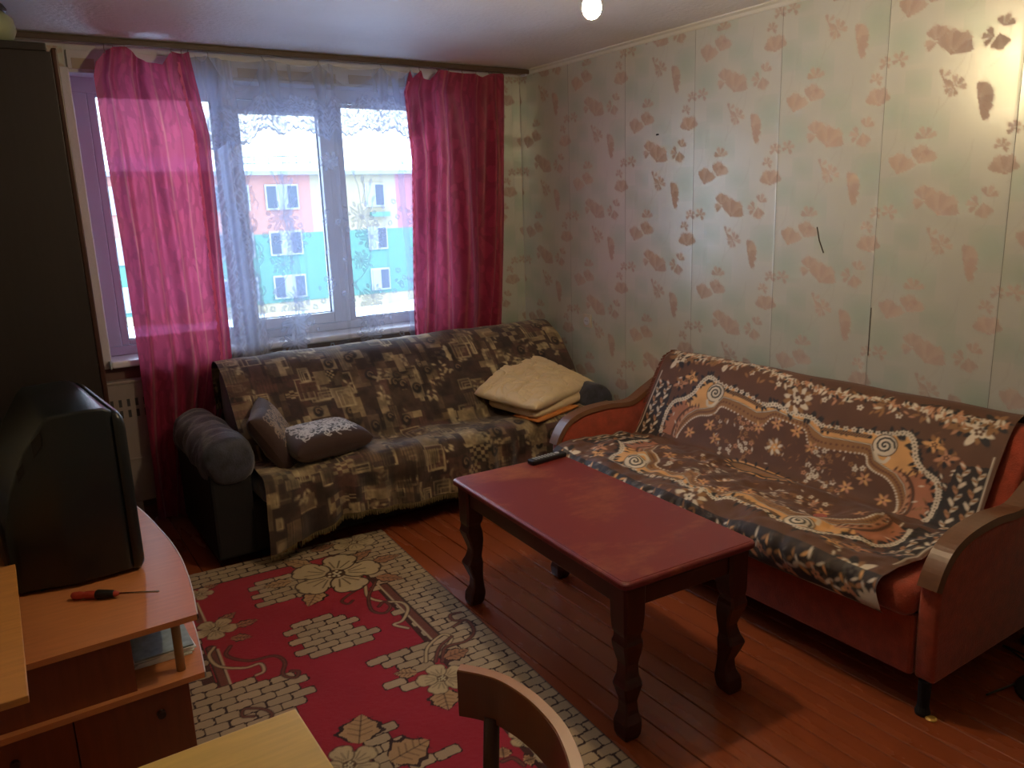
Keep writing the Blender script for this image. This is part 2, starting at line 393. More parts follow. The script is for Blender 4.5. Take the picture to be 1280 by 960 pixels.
for i, (a, b_, z0, z1) in enumerate(leaves):
    d = .05 if i == 1 else .03
    y0 = FY0 - .018 if i == 1 else FY0 + .012
    xa, xb = (a - .052, b_ + .052) if i == 1 else (a - .038, b_ + .038)
    za, zb = (z0 - .062, z1 + .066) if i == 1 else (z0 - .028, z1 + .014)
    bm = box(xa, a, y0, FY1 - .01, za, zb, .004); box(b_, xb, y0, FY1 - .01, za, zb, .004, bm=bm); box(a, b_, y0, FY1 - .01, za, z0, .004, bm=bm); box(a, b_, y0, FY1 - .01, z1, zb, .004, bm=bm)
    wpart('sash', bm, m_white)
    g = .004; yg = .16
    bm = box(a, a + g, yg - .004, yg + .01, z0, z1); box(b_ - g, b_, yg - .004, yg + .01, z0, z1, bm=bm); box(a, b_, yg - .004, yg + .01, z0, z0 + g, bm=bm); box(a, b_, yg - .004, yg + .01, z1 - g, z1, bm=bm)
    wpart('gasket', bm, m_gask)
    wpart('pane', box(a, b_, yg + .0, yg + .006, z0, z1), glass)
hd = box(-1.895, -1.868, .085, .112, 1.55, 1.60, .004); box(-1.89, -1.873, .07, .085, 1.46, 1.59, .004, bm=hd)
wpart('window_handle', hd, m_white)
wpart('window_sill', box(WX0 - .005, WX1 + .03, -.065, .20, WZ0 - .038, WZ0, .012, 3), mat('sill_white', srgb(225, 226, 232), .25))
wpart('sill_end_cap', box(WX0 - .012, WX0 - .005, -.067, 0, WZ0 - .04, WZ0 + .001, .003), m_white)
for nm, a, b_ in (('reveal', WX0 - .002, WX0 + .004), ('reveal', WX1 - .004, WX1 + .002)):
    wpart(nm, box(a, b_, -.004, .13, WZ0, WZ1, .002), m_white)
wpart('reveal_top', box(WX0, WX1, -.004, .13, WZ1 - .004, WZ1 + .002), m_white)
wpart('frame_strip', box(WX0 - .045, WX0 + .002, -.012, -.002, WZ0 - .03, WZ1 + .02, .004), m_plaster)

# ------------------------------------------------------------ outside
m_or = mat('render_orange', srgb(136, 96, 86), .9); m_ye = mat('render_yellow', srgb(130, 122, 98), .9); m_gr = mat('render_green', srgb(68, 108, 98), .9)
m_pkw = mat('render_pink', srgb(130, 86, 92), .9); m_snow = mat('snow', srgb(186, 196, 214), .8, bump=.6, bscale=2); m_pl = mat('render_plinth', srgb(138, 130, 104), .9)
bl = thing('apartment_building', 'long orange, yellow and green panel apartment house seen through the window', 'building', (15, 45, -4.7))
def bp(name, bm, m, par=None):
    if par is None: move(bm, (-15, -45, 4.7)); return obj(name, bm, m, bl)
    move(bm, (-15, -45, 4.7)); return obj(name, bm, m, par)
GZ = -4.7
bp('plinth', box(-2, 36, 45.05, 57, GZ, -3.9), m_pl)
bp('green_wall', box(-2, 36, 45, 57, -3.9, .35), m_gr)
for a, b_, m in ((-2, 3.2, m_or), (3.2, 8.6, m_ye), (8.6, 14.45, m_or), (14.45, 20.3, m_ye), (20.3, 23.5, m_pkw), (23.5, 36, m_or)):
    bp('upper_wall', box(a, b_, 45, 57, .35, 3.92), m)
bp('roof', prism([(44.6, 3.92), (57.4, 3.92), (57.4, 4.05), (51, 5.3), (44.6, 4.1)], 'x', -2.4, 36.4), m_snow)
bp('eave', box(-2.4, 36.4, 44.55, 44.62, 3.86, 4.10), mat('eave_grey', srgb(110, 120, 135), .7))
m_wp = mat('far_window_glass', srgb(48, 58, 72), .15); m_wf = mat('far_window_frame', srgb(132, 136, 142), .6)
pat = [(5.2, 2.0), (8.35, 2.2), (11.62, 1.95), (15.4, 1.2), (18.15, 1.25), (21.6, 1.9), (24.9, 2.0), (2.0, 1.9)]
for z0, z1 in ((1.85, 3.25), (-.93, .45), (-3.62, -2.28)):
    for x0, wd in pat:
        f = bp('window', box(x0 - .06, x0 + wd + .06, 44.9, 45.02, z0 - .06, z1 + .06), m_wf)
        npn = 3 if wd > 1.5 else 2
        for k in range(npn):
            a = x0 + wd * k / npn + .04; b_ = x0 + wd * (k + 1) / npn - .04
            mm = m_wp if (k + int(x0)) % 3 else mat('far_curtain', srgb(118, 126, 132), .5)
            o = bp('pane', box(a, b_, 44.86, 44.905, z0 + .05, z1 - .05), mm, f)
bp('window_ledge_basket', box(18.3, 19.6, 44.55, 44.9, 1.15, 1.45), m_gr)
an = thing('roof_railing', 'thin dark metal railing standing on the snowy roof outside', 'railing', (13, 47, 4.6))
dk = mat('rail_dark', srgb(80, 92, 104), .6)
obj('rail', tube([(-2.5, 0, .45), (3.4, 0, .55)], .035), dk, an); obj('rail', tube([(-2.0, 0, .05), (3.4, 0, .15)], .03), dk, an)
for k in range(7): obj('post', tube([(-2.2 + k * .9, 0, -.2), (-2.2 + k * .9, 0, .5)], .03), dk, an)
tag(obj('snowy_ground', box(-60, 90, 2, 110, GZ - .3, GZ), m_snow), kind='structure')
sb = Paint(1, 1, .02, (0, 0, 0)); nn = 60
X, Y = np.meshgrid(np.linspace(0, 34, nn), np.linspace(38, 44.5, 20)); Z = GZ - .1 + .75 * np.sin((Y - 38) / 6.5 * math.pi) * (.6 + .5 * vnoise(X.shape, 6, 3))
tag(grid('snow_bank', np.stack([X, Y, Z], -1), m_snow), 'low bluish bank of snow along the foot of the house', 'snow', kind='stuff')

# ------------------------------------------------------------ curtain rail, curtains
rl = thing('curtain_rail', 'long flat brown curtain rail fixed along the ceiling over the window', 'curtain rail', (-1.5, -.11, 2.47))
obj('rail_profile', box(-1.45, 1.475, -.035, .035, .004, .028, .004), m_rod, rl)
obj('rail_front_lip', box(-1.45, 1.475, -.045, -.035, -.002, .024, .003), mat('rail_dark_lip', srgb(84, 66, 54), .5), rl)
obj('end_stop', box(1.455, 1.472, -.03, .03, -.012, .004, .004), m_white, rl)
def curtain_mat():
    m = bpy.data.materials.new('crimson_satin'); m.use_nodes = True; n = m.node_tree.nodes; l = m.node_tree.links
    p = n['Principled BSDF']; p.inputs['Roughness'].default_value = .42; p.inputs['Sheen Weight'].default_value = .25; p.inputs['Specular IOR Level'].default_value = .4
    at = n.new('ShaderNodeAttribute'); at.attribute_name = 'Col'
    l.new(at.outputs['Color'], p.inputs['Base Color'])
    g = n.new('ShaderNodeHueSaturation'); g.inputs['Saturation'].default_value = .92; g.inputs['Value'].default_value = 1.5; l.new(at.outputs['Color'], g.inputs['Color'])
    t = n.new('ShaderNodeBsdfTranslucent'); l.new(g.outputs[0], t.inputs[0])
    mx = n.new('ShaderNodeMixShader'); mx.inputs[0].default_value = .32; l.new(p.outputs[0], mx.inputs[1]); l.new(t.outputs[0], mx.inputs[2])
    tp = n.new('ShaderNodeBsdfTransparent'); tp.inputs[0].default_value = (.95, .22, .42, 1); m3 = n.new('ShaderNodeMixShader'); m3.inputs[0].default_value = .03
    l.new(mx.outputs[0], m3.inputs[1]); l.new(tp.outputs[0], m3.inputs[2]); l.new(m3.outputs[0], n['Material Output'].inputs[0])
    return m
m_cur = curtain_mat()
def interp(z, tab):
    zs = [t[0] for t in tab][::-1]; vs = [t[1] for t in tab][::-1]; return np.interp(z, zs, vs)
def pink_curtain(name, label, left, right, top, bottom, folds, seed, trim_u=None, swag=None):
    """left/right: [(z,x)..] descending z; top: u -> z"""
    nu, nv = 190, 330
    u = np.linspace(0, 1, nu)[None]; v = np.linspace(0, 1, nv)[:, None]
    zt = np.interp(u, [t[0] for t in top], [t[1] for t in top])
    Z = zt + (bottom - zt) * v
    xl = interp(Z, left); xr = interp(Z, right)
    r = np.random.default_rng(seed)
    drift = (vnoise((nv, nu), 90, seed) - .5) * .08
    uu = u + drift * v
    depth = 0
    for (c, w_, d) in folds:
        cc = c + .04 * np.sin(v * 4 + c * 9)
        depth = depth + 1.2 * d * np.exp(-((uu - cc) / w_) ** 2)
    depth = depth * (.35 + .65 * sm(0, .25, v)) + .010 * np.sin(uu * 19 + seed) + .003 * np.sin(uu * 57 + v * 2)
    if swag:
        for uc, zc, am in swag:
            depth = depth + am * np.exp(-((uu - uc) / .11) ** 2) * np.exp(-((zt - Z - zc) / .16) ** 2)
    X = xl + (xr - xl) * (uu - drift * v) + .004 * np.sin(uu * 23)
    Y = -.130 - depth
    base = np.array(srgb(160, 46, 78)); c = np.zeros((nv, nu, 3)) + base
    # woven floral damask and gold threads
    nz = vnoise((nv, nu), 5, seed + 1) * vnoise((nv, nu), 11, seed + 2)
    swirl = np.sin(uu * 60 + 6 * vnoise((nv, nu), 22, seed + 3)) * np.sin(v * 70 + 6 * vnoise((nv, nu), 18, seed + 4))
    c *= (1 + .16 * np.sign(swirl - .1) * (nz > .16))[..., None] * .95
    gold = np.array(srgb(178, 104, 92))
    for gk in (.13, .34, .55, .72, .9):
        st = np.exp(-((uu - gk - .01 * np.sin(v * 9 + gk * 20)) / .0075) ** 2) * (.35 + .5 * vnoise((nv, nu), 14, seed + int(gk * 100)))
        c = c * (1 - st[..., None]) + gold * st[..., None]
    t = thing(name, label, 'curtain', (float(xl.mean()), -.125, bottom))
    P = np.stack([X, Y, Z], -1) - np.array(t.location)
    grid('drape', P, m_cur, t, c)
    # rolled gather tape along the top
    # scalloped lace trim
    m_tr = mat('curtain_trim', srgb(250, 150, 190), .5, trans=.6)
    if trim_u is not None:
        j = int(trim_u * (nu - 1)); bm = bmesh.new(); last = None
        for i in range(6, nv - 1, 1):
            q = P[i, j]; sc = .010 + .008 * abs(math.sin(i * .42)); sg = -1
            a = bm.verts.new((q[0], q[1] - .006, q[2])); b = bm.verts.new((q[0] + sg * sc, q[1] - .008, q[2])); 
            if last: bm.faces.new((last[0], last[1], b, a))
            last = (a, b)
        tag(obj('scalloped_trim', bm, m_tr, t), 'pale pink scalloped edging')
    # hooks
    for uk, zk in top:
        if zk > 2.435:
            j = int(uk * (nu - 1)); q = P[0, j]
            zz = 2.47 - t.location[2]
            obj('hook', tube([(q[0], -.005, zz), (q[0] - .004, -.008, (zz + q[2]) / 2), (q[0], q[1], q[2] - .012)], .0022, 5), m_hook, t)
    return t
pink_curtain('curtain', 'long crimson pink satin curtain beside the dark wardrobe, reaching the floor',
    [(2.46, -2.548), (2.32, -2.585), (2.05, -2.582), (1.5, -2.566), (.9, -2.562), (.43, -2.572), (.02, -2.575)],
    [(2.46, -2.128), (2.05, -2.072), (1.5, -2.078), (.87, -2.083), (.36, -2.23), (.02, -2.31)],
    [(0, 2.385), (.07, 2.44), (.17, 2.458), (.29, 2.462), (.40, 2.425), (.5, 2.395), (.66, 2.388), (.74, 2.425), (.80, 2.458), (.9, 2.445), (1, 2.46)],
    .022, [(.10, .06, .05), (.33, .05, .035), (.52, .05, .055), (.70, .07, .03), (.9, .06, .05)], 3, .86, [(.58, .16, .05), (.62, .42, .035)])
pink_curtain('curtain', 'bright pink satin curtain hanging by the corner, behind the patterned sofa',
    [(2.46, -.872), (2.32, -.925), (2.15, -.915), (1.93, -.902), (1.4, -.93), (.9, -.957), (.1, -.96)],
    [(2.46, -.212), (1.6, -.24), (.83, -.298), (.1, -.31)],
    [(0, 2.448), (.04, 2.40), (.10, 2.448), (.16, 2.405), (.22, 2.395), (.27, 2.458), (.40, 2.455), (.55, 2.445), (.70, 2.452), (.78, 2.435), (.84, 2.455), (.97, 2.46), (1, 2.45)],
    .10, [(.07, .05, .055), (.22, .04, .05), (.38, .05, .035), (.55, .06, .04), (.82, .035, .06), (.94, .04, .045)], 9, .025)

def lace_mat():
    m = bpy.data.materials.new('white_lace'); m.use_nodes = True; n = m.node_tree.nodes; l = m.node_tree.links
    p = n['Principled BSDF']; p.inputs['Base Color'].default_value = (*srgb(200, 206, 222), 1); p.inputs['Roughness'].default_value = .7
    t = n.new('ShaderNodeBsdfTranslucent'); t.inputs[0].default_value = (*srgb(146, 158, 186), 1)
    m1 = n.new('ShaderNodeMixShader'); m1.inputs[0].default_value = .45; l.new(p.outputs[0], m1.inputs[1]); l.new(t.outputs[0], m1.inputs[2])
    tp = n.new('ShaderNodeBsdfTransparent'); at = n.new('ShaderNodeAttribute'); at.attribute_name = 'Col'; sp = n.new('ShaderNodeSeparateColor'); l.new(at.outputs['Color'], sp.inputs[0])
    m2 = n.new('ShaderNodeMixShader'); l.new(sp.outputs[0], m2.inputs[0]); l.new(tp.outputs[0], m2.inputs[1]); l.new(m1.outputs[0], m2.inputs[2]); l.new(m2.outputs[0], n['Material Output'].inputs[0])
    return m
m_lace = lace_mat()
LX0, LX1, LZ1, LZ0 = -2.13, -.78, 2.455, .30
def lace_sheet():
    res = .0048; wd, h = LX1 - LX0, LZ1 - LZ0; p = Paint(wd, h, res, (.22,)); q = (.66,)
    F = lambda x, z: (x - LX0, LZ1 - z)
    def ring(x, z, R):
        u, v = F(x, z)
        for k in range(5):
            a = k * 2 * math.pi / 5 + .4; p.ell(u + math.cos(a) * R * .62, v + math.sin(a) * R * .62, R * .42, R * .42, 0, q)
        p.ell(u, v, R * .42, R * .42, 0, (.25,))
    def spray(x, z, R, n=7):
        u, v = F(x, z)
        for k in range(n):
            a = k * 2 * math.pi / n + x * 5; p.ell(u + math.cos(a) * R * .55, v + math.sin(a) * R * .55, R * .42, R * .2, a, (.6,)); p.line([(u, v), (u + math.cos(a) * R, v + math.sin(a) * R)], .005, (.2,), .8)
        for k in range(n):
            a = k * 2 * math.pi / n + x * 5 + .5; p.ell(u + math.cos(a) * R * .95, v + math.sin(a) * R * .95, R * .2, R * .13, a, (.6,))
        p.ell(u, v, R * .2, R * .2, 0, (.75,))
    cols = [(-1.72, 0), (-1.235, 0), (-.85, 0)]
    for cx, _ in cols:
        for (dx, z, R) in ((0, 1.62, .085), (.05, 1.50, .08), (-.02, 1.36, .06), (.03, 1.14, .075), (.02, 1.02, .085), (0, .90, .08)):
            spray(cx + dx, z, R)
        for a_, b_ in (((0, 1.70), (-.03, 1.88)), ((.01, 1.70), (.02, 1.84)), ((.02, 1.70), (.07, 1.82)), ((0, 1.30), (.04, 1.45)), ((0, 1.30), (-.08, 1.22)), ((.0, .98), (.1, 1.06)), ((0, 1.1), (-.07, 1.2)), ((.03, 1.62), (.08, 1.72))):
            u0, v0 = F(cx + a_[0], a_[1]); u1, v1 = F(cx + b_[0], b_[1])
            p.line(curve([(u0, v0), ((u0 + u1) / 2 + .01, (v0 + v1) / 2), (u1, v1)], 4), .006, (.6,)); p.ell(u1, v1, .022, .010, math.atan2(v1 - v0, u1 - u0), (.6,))
    for cx in (-1.965, -1.47, -1.0):
        spray(cx + .06, 1.93, .05, 8)
        for zb in (1.72, 1.30, .90):
            for dx, dz in ((-.16, -.10), (-.10, -.07), (-.05, -.04), (0, 0), (.02, .05), (-.02, .09), (-.15, -.02), (.08, -.02), (.14, -.06), (.20, -.09), (.26, -.08)):
                if random.random() < .92: ring(cx + dx, zb + dz - .12, .0165)
        for k in range(26):
            u, v = F(cx + random.uniform(-.2, .22), random.uniform(.7, 1.7)); p.ell(u, v, .013, .007, random.random() * 3, (.6,))
    # denser gather beside the left curtain
    yy = np.arange(p.ny)[:, None] * res; xx = np.arange(p.nx)[None] * res
    for k in range(420):
        u = random.uniform(0, .27); v = random.uniform(.35, 1.7); a = random.random() * 3.1; p.line(curve([(u, v), (u + .02 * math.cos(a), v + .03), (u + .035 * math.cos(a + 1), v + .06)], 3), .006, (.62,), .8)
    g = .24 * (1 - sm(.14, .36, xx + yy * -.06 + .06)); p.a[..., 0] = np.maximum(p.a[..., 0], np.clip(p.a[..., 0] + g, 0, .92))
    # overlapping folds (double cloth)
    for (xt, xb, w_, al) in ((-1.70, -1.655, .030, .26), (-.962, -.93, .022, .28), (-2.02, -1.93, .03, .38), (-1.93, -1.86, .014, .25), (-1.36, -1.37, .014, .12), (-1.60, -1.62, .01, .1), (-1.1, -1.08, .012, .12)):
        xc = (xt + (xb - xt) * yy / h) - LX0 + .006 * np.sin(yy * 7); k = sm(w_ * 1.1, w_ * .8, abs(xx - xc)); p.a[..., 0] = np.clip(p.a[..., 0] + al * k, 0, .95)
    p.a[..., 0] = np.clip(p.a[..., 0] + .10 * sm(.25, 0, yy) , 0, .95)
    return p
p = lace_sheet()
u = np.linspace(0, 1, p.nx)[None]; v = np.linspace(0, 1, p.ny)[:, None]
xw = LX0 + (LX1 - LX0) * u
zt = LZ1 - .0 - .02 * np.abs(np.sin((xw + 2.03) / .33 * math.pi))
Z = zt + (LZ0 - LZ1) * v
Xs = xw + .02 * (v - .3) * (1 - u)
Yd = -.094 + .006 * np.sin(xw * 24 + 2 * v) + .005 * np.sin(xw * 61 + 3 * np.sin(v * 3)) - .010 * np.exp(-((xw + 2.0) / .09) ** 2) * np.sin(xw * 120)
lt = thing('lace_curtain', 'sheer white lace curtain with floral pattern between the pink curtains', 'curtain', (-1.45, -.088, .3))
grid('sheer_panel', np.stack([Xs, Yd + 0 * v, Z], -1) - np.array(lt.location), m_lace, lt, p.a.repeat(3, -1))
# swagged lace valance in front
VX0, VX1 = -2.10, -.80
hooks = [(-2.10, 2.452), (-2.033, 2.452), (-1.752, 2.46), (-1.436, 2.455), (-1.055, 2.455), (-.861, 2.455), (-.80, 2.45)]
dips = [2.42, 2.282, 2.352, 2.335, 2.39, 2.43]
hem = [(-2.10, 1.98), (-2.02, 2.00), (-1.97, 2.035), (-1.923, 2.015), (-1.866, 2.02), (-1.803, 2.09), (-1.749, 2.105), (-1.681, 2.065), (-1.614, 2.105), (-1.555, 2.10), (-1.478, 2.075), (-1.409, 2.04), (-1.364, 2.115), (-1.31, 2.07), (-1.26, 2.075), (-1.182, 2.118), (-1.066, 2.09), (-1.001, 2.12), (-.91, 2.06), (-.80, 2.10)]
nu, nv = 300, 110
xw = np.linspace(VX0, VX1, nu)
top = np.zeros(nu)
for i in range(len(hooks) - 1):
    (xa, za), (xb, zb) = hooks[i], hooks[i + 1]; k = (xw >= xa - 1e-9) & (xw <= xb + 1e-9); t = (xw[k] - xa) / (xb - xa)
    top[k] = za + (zb - za) * t - (((za + zb) / 2) - dips[i]) * (1 - np.abs(2 * t - 1) ** 1.8)
hz = np.interp(xw, [h[0] for h in hem], [h[1] for h in hem]) - .012 * np.abs(np.sin(xw / .033 * math.pi))
v = np.linspace(0, 1, nv)[:, None]; Z = top[None] + (hz - top)[None] * v
dd = np.zeros(nu)
for hx, _ in hooks[1:-1]: dd += np.exp(-((xw - hx) / .07) ** 2)
Yv = -.119 + .007 * np.sin(xw[None] * 33 + v * 2) * (1 - v * .4) + .006 * dd[None] * np.sin(xw[None] * 110)
A = np.full((nv, nu), .26); Zr = Z - hz[None]
band = sm(.20, .15, Zr)
n1 = vnoise((nv, nu), 2.2, 5); arcs = np.abs(np.sin(np.pi * (Zr + .030 * np.abs(np.sin(xw[None] / .10 * math.pi)) ** .6) / .052))
A += band * (.22 + .34 * (n1 > .5) + .22 * (arcs > .9)); A += .18 * dd[None] * (1 - v * .5)
A += .35 * (Zr < .012)
A = np.clip(A, 0, .95)
vt = thing('lace_valance', 'short swagged white lace valance with scalloped hem across the window top', 'valance', (-1.45, -.118, 2.0))
grid('swag', np.stack([xw[None] + 0 * v, Yv, Z], -1) - np.array(vt.location), m_lace, vt, np.repeat(A[..., None], 3, -1))
for hx, hz_ in hooks[1:-1]:
    obj('hook', tube([(hx + 1.45, .006, .468), (hx + 1.45, 0, hz_ - 2.006)], .002, 5), m_hook, vt)

# ------------------------------------------------------------ radiator
m_rad = mat('radiator_paint', srgb(150, 138, 134), .5, var=.06)
rd = thing('radiator', 'grey convector radiator under the window behind the crimson curtain', 'radiator', (-2.25, -.040, .0))
bm = box(-.5, .5, -.035, .035, .12, .79, .008); obj('cover', bm, m_rad, rd)
for r_ in range(2):
    for k in range(24): obj('slot', box(-.47 + k * .04, -.455 + k * .04, -.0365, -.034, .66 - r_ * .06, .70 - r_ * .06), m_gask, rd)
obj('top_lip', box(-.505, .505, -.042, .02, .785, .80, .003), m_rad, rd)
obj('seam_ridge', box(-.5, .5, -.040, -.034, .36, .372, .002), m_rad, rd)
for xk in (-.40, .40): obj('foot', box(xk - .02, xk + .02, -.03, .015, 0, .125, .003), m_rad, rd)
obj('pipe', tube([(.5, .0, .2), (.60, .0, .2), (.60, .0, .0)], .012), m_rad, rd)

# ------------------------------------------------------------ wardrobe
m_dark = mat('dark_veneer', srgb(38, 32, 32), .45, var=.12, vscale=6, stretch=(12, 12, .8))
m_darkfront = mat('dark_front', srgb(60, 34, 26), .35, var=.15, vscale=6, stretch=(12, 12, .8))
wd_ = thing('wardrobe', 'tall dark brown wardrobe standing left of the window', 'wardrobe', (-3.13, -.56, 0))
bm = box(-.31, .30, -.44, .42, .06, 2.27, .002); obj('carcass', bm, m_dark, wd_)
obj('plinth', box(-.31, .27, -.42, .42, 0, .06), m_dark, wd_)
obj('cornice', box(-.31, .287, -.443, .425, 2.27, 2.30, .004), m_dark, wd_)
for a, b_ in ((-.44, -.012), (-.008, .42)):
    d = obj('door', box(.301, .322, a, b_, .07, 2.285, .006), m_darkfront, wd_)
    hy = b_ - .05 if a < -.2 else a + .05
    obj('door_handle', box(.322, .338, hy - .008, hy + .008, 1.05, 1.20, .004), m_rod, d)
obj('hinge', box(.300, .332, .405, .424, 1.70, 1.725, .002), m_white, wd_)
# jar on top
jr = thing('jar', 'squat greenish jar with dark lid on top of the wardrobe', 'jar', (-3.035, -.90, 2.301)); jr.scale = (1.1, 1.1, 1.0)
obj('body', lathe([(.05, 0), (.085, .01), (.10, .05), (.095, .09), (.07, .112)], seg=28), mat('jar_glass', srgb(140, 148, 120), .3), jr, True)
obj('lid', lathe([(.06, .112), (.075, .113), (.08, .125), (.07, .14), (.03, .145)], seg=28), mat('jar_lid', srgb(46, 48, 44), .5), jr, True)

# ------------------------------------------------------------ tv stand
m_beech = mat('orange_beech', srgb(192, 124, 76), .34, var=.12, vscale=5, stretch=(1.5, 14, 14), spec=.5)
m_oak = mat('oak_laminate', srgb(198, 138, 74), .38, var=.13, vscale=5, stretch=(1.2, 18, 18))
m_cab = mat('red_brown_front', srgb(122, 62, 34), .40, var=.14, vscale=5, stretch=(14, 14, 1.2))
m_edge = mat('white_edge_band', srgb(230, 220, 214), .35)
tv_ = thing('television_stand', 'orange beech television stand with a curved end and open shelf', 'cabinet', (-3.1, -1.7, 0))
def outline(inset=0.0, yb=-1.02):
    cv = [(-2.79, -2.34 + inset), (-2.772, -2.20), (-2.757, -2.05), (-2.748, -1.88), (-2.750, -1.72), (-2.760, -1.58), (-2.775, -1.40), (-2.80, -1.22), (-2.84, yb)]
    pts = [(-3.425, -2.35 + inset)] + [(x - inset, y) for x, y in cv] + [(-3.425, yb)]
    return [(x + 3.1, y + 1.7) for x, y in pts]
obj('stand_top', prism(outline(), 'z', .482, .50), m_beech, tv_)
def edge_band(z0, z1, inset=0):
    cv = curve([(a, b) for a, b in outline(inset)[1:-1]], 5); bm = bmesh.new(); last = None
    for q in cv:
        vs = [bm.verts.new((q[0] + .0006, q[1], z0)), bm.verts.new((q[0] + .0035, q[1], z0)), bm.verts.new((q[0] + .0035, q[1], z1)), bm.verts.new((q[0] + .0006, q[1], z1))]
        if last:
            for k in range(4): bm.faces.new((last[k], last[(k + 1) % 4], vs[(k + 1) % 4], vs[k]))
        last = vs
    return bm
tag(obj('edge_band', edge_band(.481, .501), m_edge, tv_), 'pale edge band along the curve')
obj('open_shelf', prism(outline(), 'z', .292, .31), m_beech, tv_)
tag(obj('edge_band', edge_band(.291, .311), m_edge, tv_), 'pale edge band along the lower shelf')
obj('post', lathe([(.013, .31), (.013, .482)], (-2.845 + 3.1, -2.285 + 1.7, 0), 16), mat('post_beech', srgb(150, 120, 84), .4), tv_, True)
obj('post', lathe([(.013, .31), (.013, .482)], (-2.80 + 3.1, -1.75 + 1.7, 0), 16), mat('post_beech', srgb(150, 120, 84), .4), tv_, True)
obj('niche_panel', box(-3.425 + 3.1, -2.972 + 3.1, -.625, -.61, .31, .482, .001), m_cab, tv_)
obj('niche_side', box(-2.985 + 3.1, -2.970 + 3.1, -.61, .60, .31, .482), m_cab, tv_)
obj('side_panel', box(-2.852 + 3.1, -2.835 + 3.1, -.60, .62, .0155, .292, .001), m_cab, tv_)
obj('side_panel', box(-3.425 + 3.1, -3.41 + 3.1, -.60, .62, .0, .292, .001), m_cab, tv_)
obj('back_panel', box(-.31, .25, .60, .62, .0155, .292), m_cab, tv_)
obj('bottom_panel', box(-.31, .248, -.60, .60, .04, .056), m_cab, tv_)
m_knob = mat('knob_dark', srgb(52, 30, 20), .4)
for a, b_, kx in ((-.325, -.043, -.19), (-.040, .266, .18)):
    d = obj('door', box(a, b_, -.622, -.604, .045, .288, .003), m_cab, tv_)
    obj('knob', prism([(kx + .012 * math.cos(q * math.pi / 8), .215 + .012 * math.sin(q * math.pi / 8)) for q in range(16)], 'y', -.64, -.622, .002), m_knob, d)
# papers on the shelf
pp = thing('paper_stack', 'loose stack of printed papers on the open shelf of the stand', 'papers', (-2.87, -2.06, .3105))
m_pap = mat('paper', srgb(228, 234, 234), .7); m_pri = mat('printed_page', srgb(150, 168, 176), .6, var=.35, vscale=30)
for k in range(5):
    bm = box(-.09, .08, -.15, .12, .001 + k * .006, .0066 + k * .006); move(bm, rz=.05 * (k % 3 - 1))
    obj('sheet', bm, m_pap if k != 4 else m_pri, pp)
mg = thing('magazine', 'pale leaflet leaning upright behind the post of the stand shelf', 'magazine', (-2.83, -1.90, .3105))
bm = box(-.13, .055, -.004, .004, .03, .165); move(bm, rot=Matrix.Rotation(math.radians(-12), 4, 'X')); obj('cover', bm, m_pap, mg)
obj('base_fold', box(-.13, .055, -.02, .01, .001, .030), m_pap, mg)
bm = bmesh.new()
for k in range(6): box(-.115 + .002 * k, .0, -.0052, -.0042, .055 + k * .016, .061 + k * .016, bm=bm)
move(bm, rot=Matrix.Rotation(math.radians(-12), 4, 'X')); tag(obj('printed_lines', bm, mat('print_grey', srgb(90, 100, 104), .7), mg), kind='stuff')

# ------------------------------------------------------------ narrow oak board at left
nb_ = thing('console_board', 'narrow oak laminate console board against the wall, nearer than the television', 'console', (-3.33, -2.4, 0))
obj('board', box(-.115, .115, -.39, .41, .632, .65, .002), m_oak, nb_)
obj('side_panel', box(-.115, -.10, -.38, .40, 0, .632), m_oak, nb_)

# ------------------------------------------------------------ television
m_tv = mat('black_plastic', srgb(24, 29, 33), .30, bump=.12, bscale=300); m_tvd = mat('dark_vent', srgb(10, 11, 12), .6)
tv = thing('television', 'bulky black tube television seen from its side on the beech stand', 'television', (-2.86, -1.92, .501))
tv.rotation_euler = (0, 0, math.radians(5)); tv.scale = (1, 1, 1.045)
def loft(secs, r=.02, n=5):
    """secs: (x, y0, y1, z0, z1, radius) rounded rects along x"""
    bm = bmesh.new(); rings = []
    for (x, y0, y1, z0, z1, r) in secs:
        pts = []
        for cx, cy, a0 in ((y1 - r, z1 - r, 0), (y0 + r, z1 - r, 90), (y0 + r, z0 + r, 180), (y1 - r, z0 + r, 270)):
            for k in range(n): a = math.radians(a0 + 90 * k / (n - 1)); pts.append((x, cx + r * math.cos(a), cy + r * math.sin(a)))
        rings.append([bm.verts.new(q) for q in pts])
    for i in range(len(rings) - 1):
        m_ = len(rings[i])
        for k in range(m_): bm.faces.new((rings[i][k], rings[i][(k + 1) % m_], rings[i + 1][(k + 1) % m_], rings[i + 1][k]))
    bm.faces.new(rings[0]); bm.faces.new(rings[-1][::-1]); return bm
obj('housing', loft([(-.035, .0, .587, .014, .528, .008), (-.06, .0, .587, .012, .540, .010), (-.10, .0, .587, .012, .543, .010), (-.205, .004, .582, .010, .540, .012), (-.225, .012, .574, .009, .525, .014), (-.285, .035, .552, .008, .44, .016), (-.335, .05, .536, .006, .33, .02), (-.365, .06, .525, .004, .22, .02)]), m_tv, tv, True)
obj('front_bezel', loft([(-.035, -.004, .591, .004, .532, .03), (-.012, -.004, .591, .002, .520, .035), (.0, .006, .581, .012, .50, .035)]), m_tv, tv, True)
obj('screen', loft([(.0, .05, .54, .09, .48, .03), (.008, .07, .52, .11, .46, .03)]), mat('crt_glass', srgb(30, 36, 34), .08), tv, True)
obj('vent_panel', loft([(-.235, .010, .03, .455, .50, .003), (-.262, .022, .042, .42, .47, .003)]), m_tvd, tv)
obj('vent_panel', loft([(-.29, .032, .05, .38, .415, .003), (-.31, .040, .06, .35, .385, .003)]), m_tvd, tv)
bm = bmesh.new()
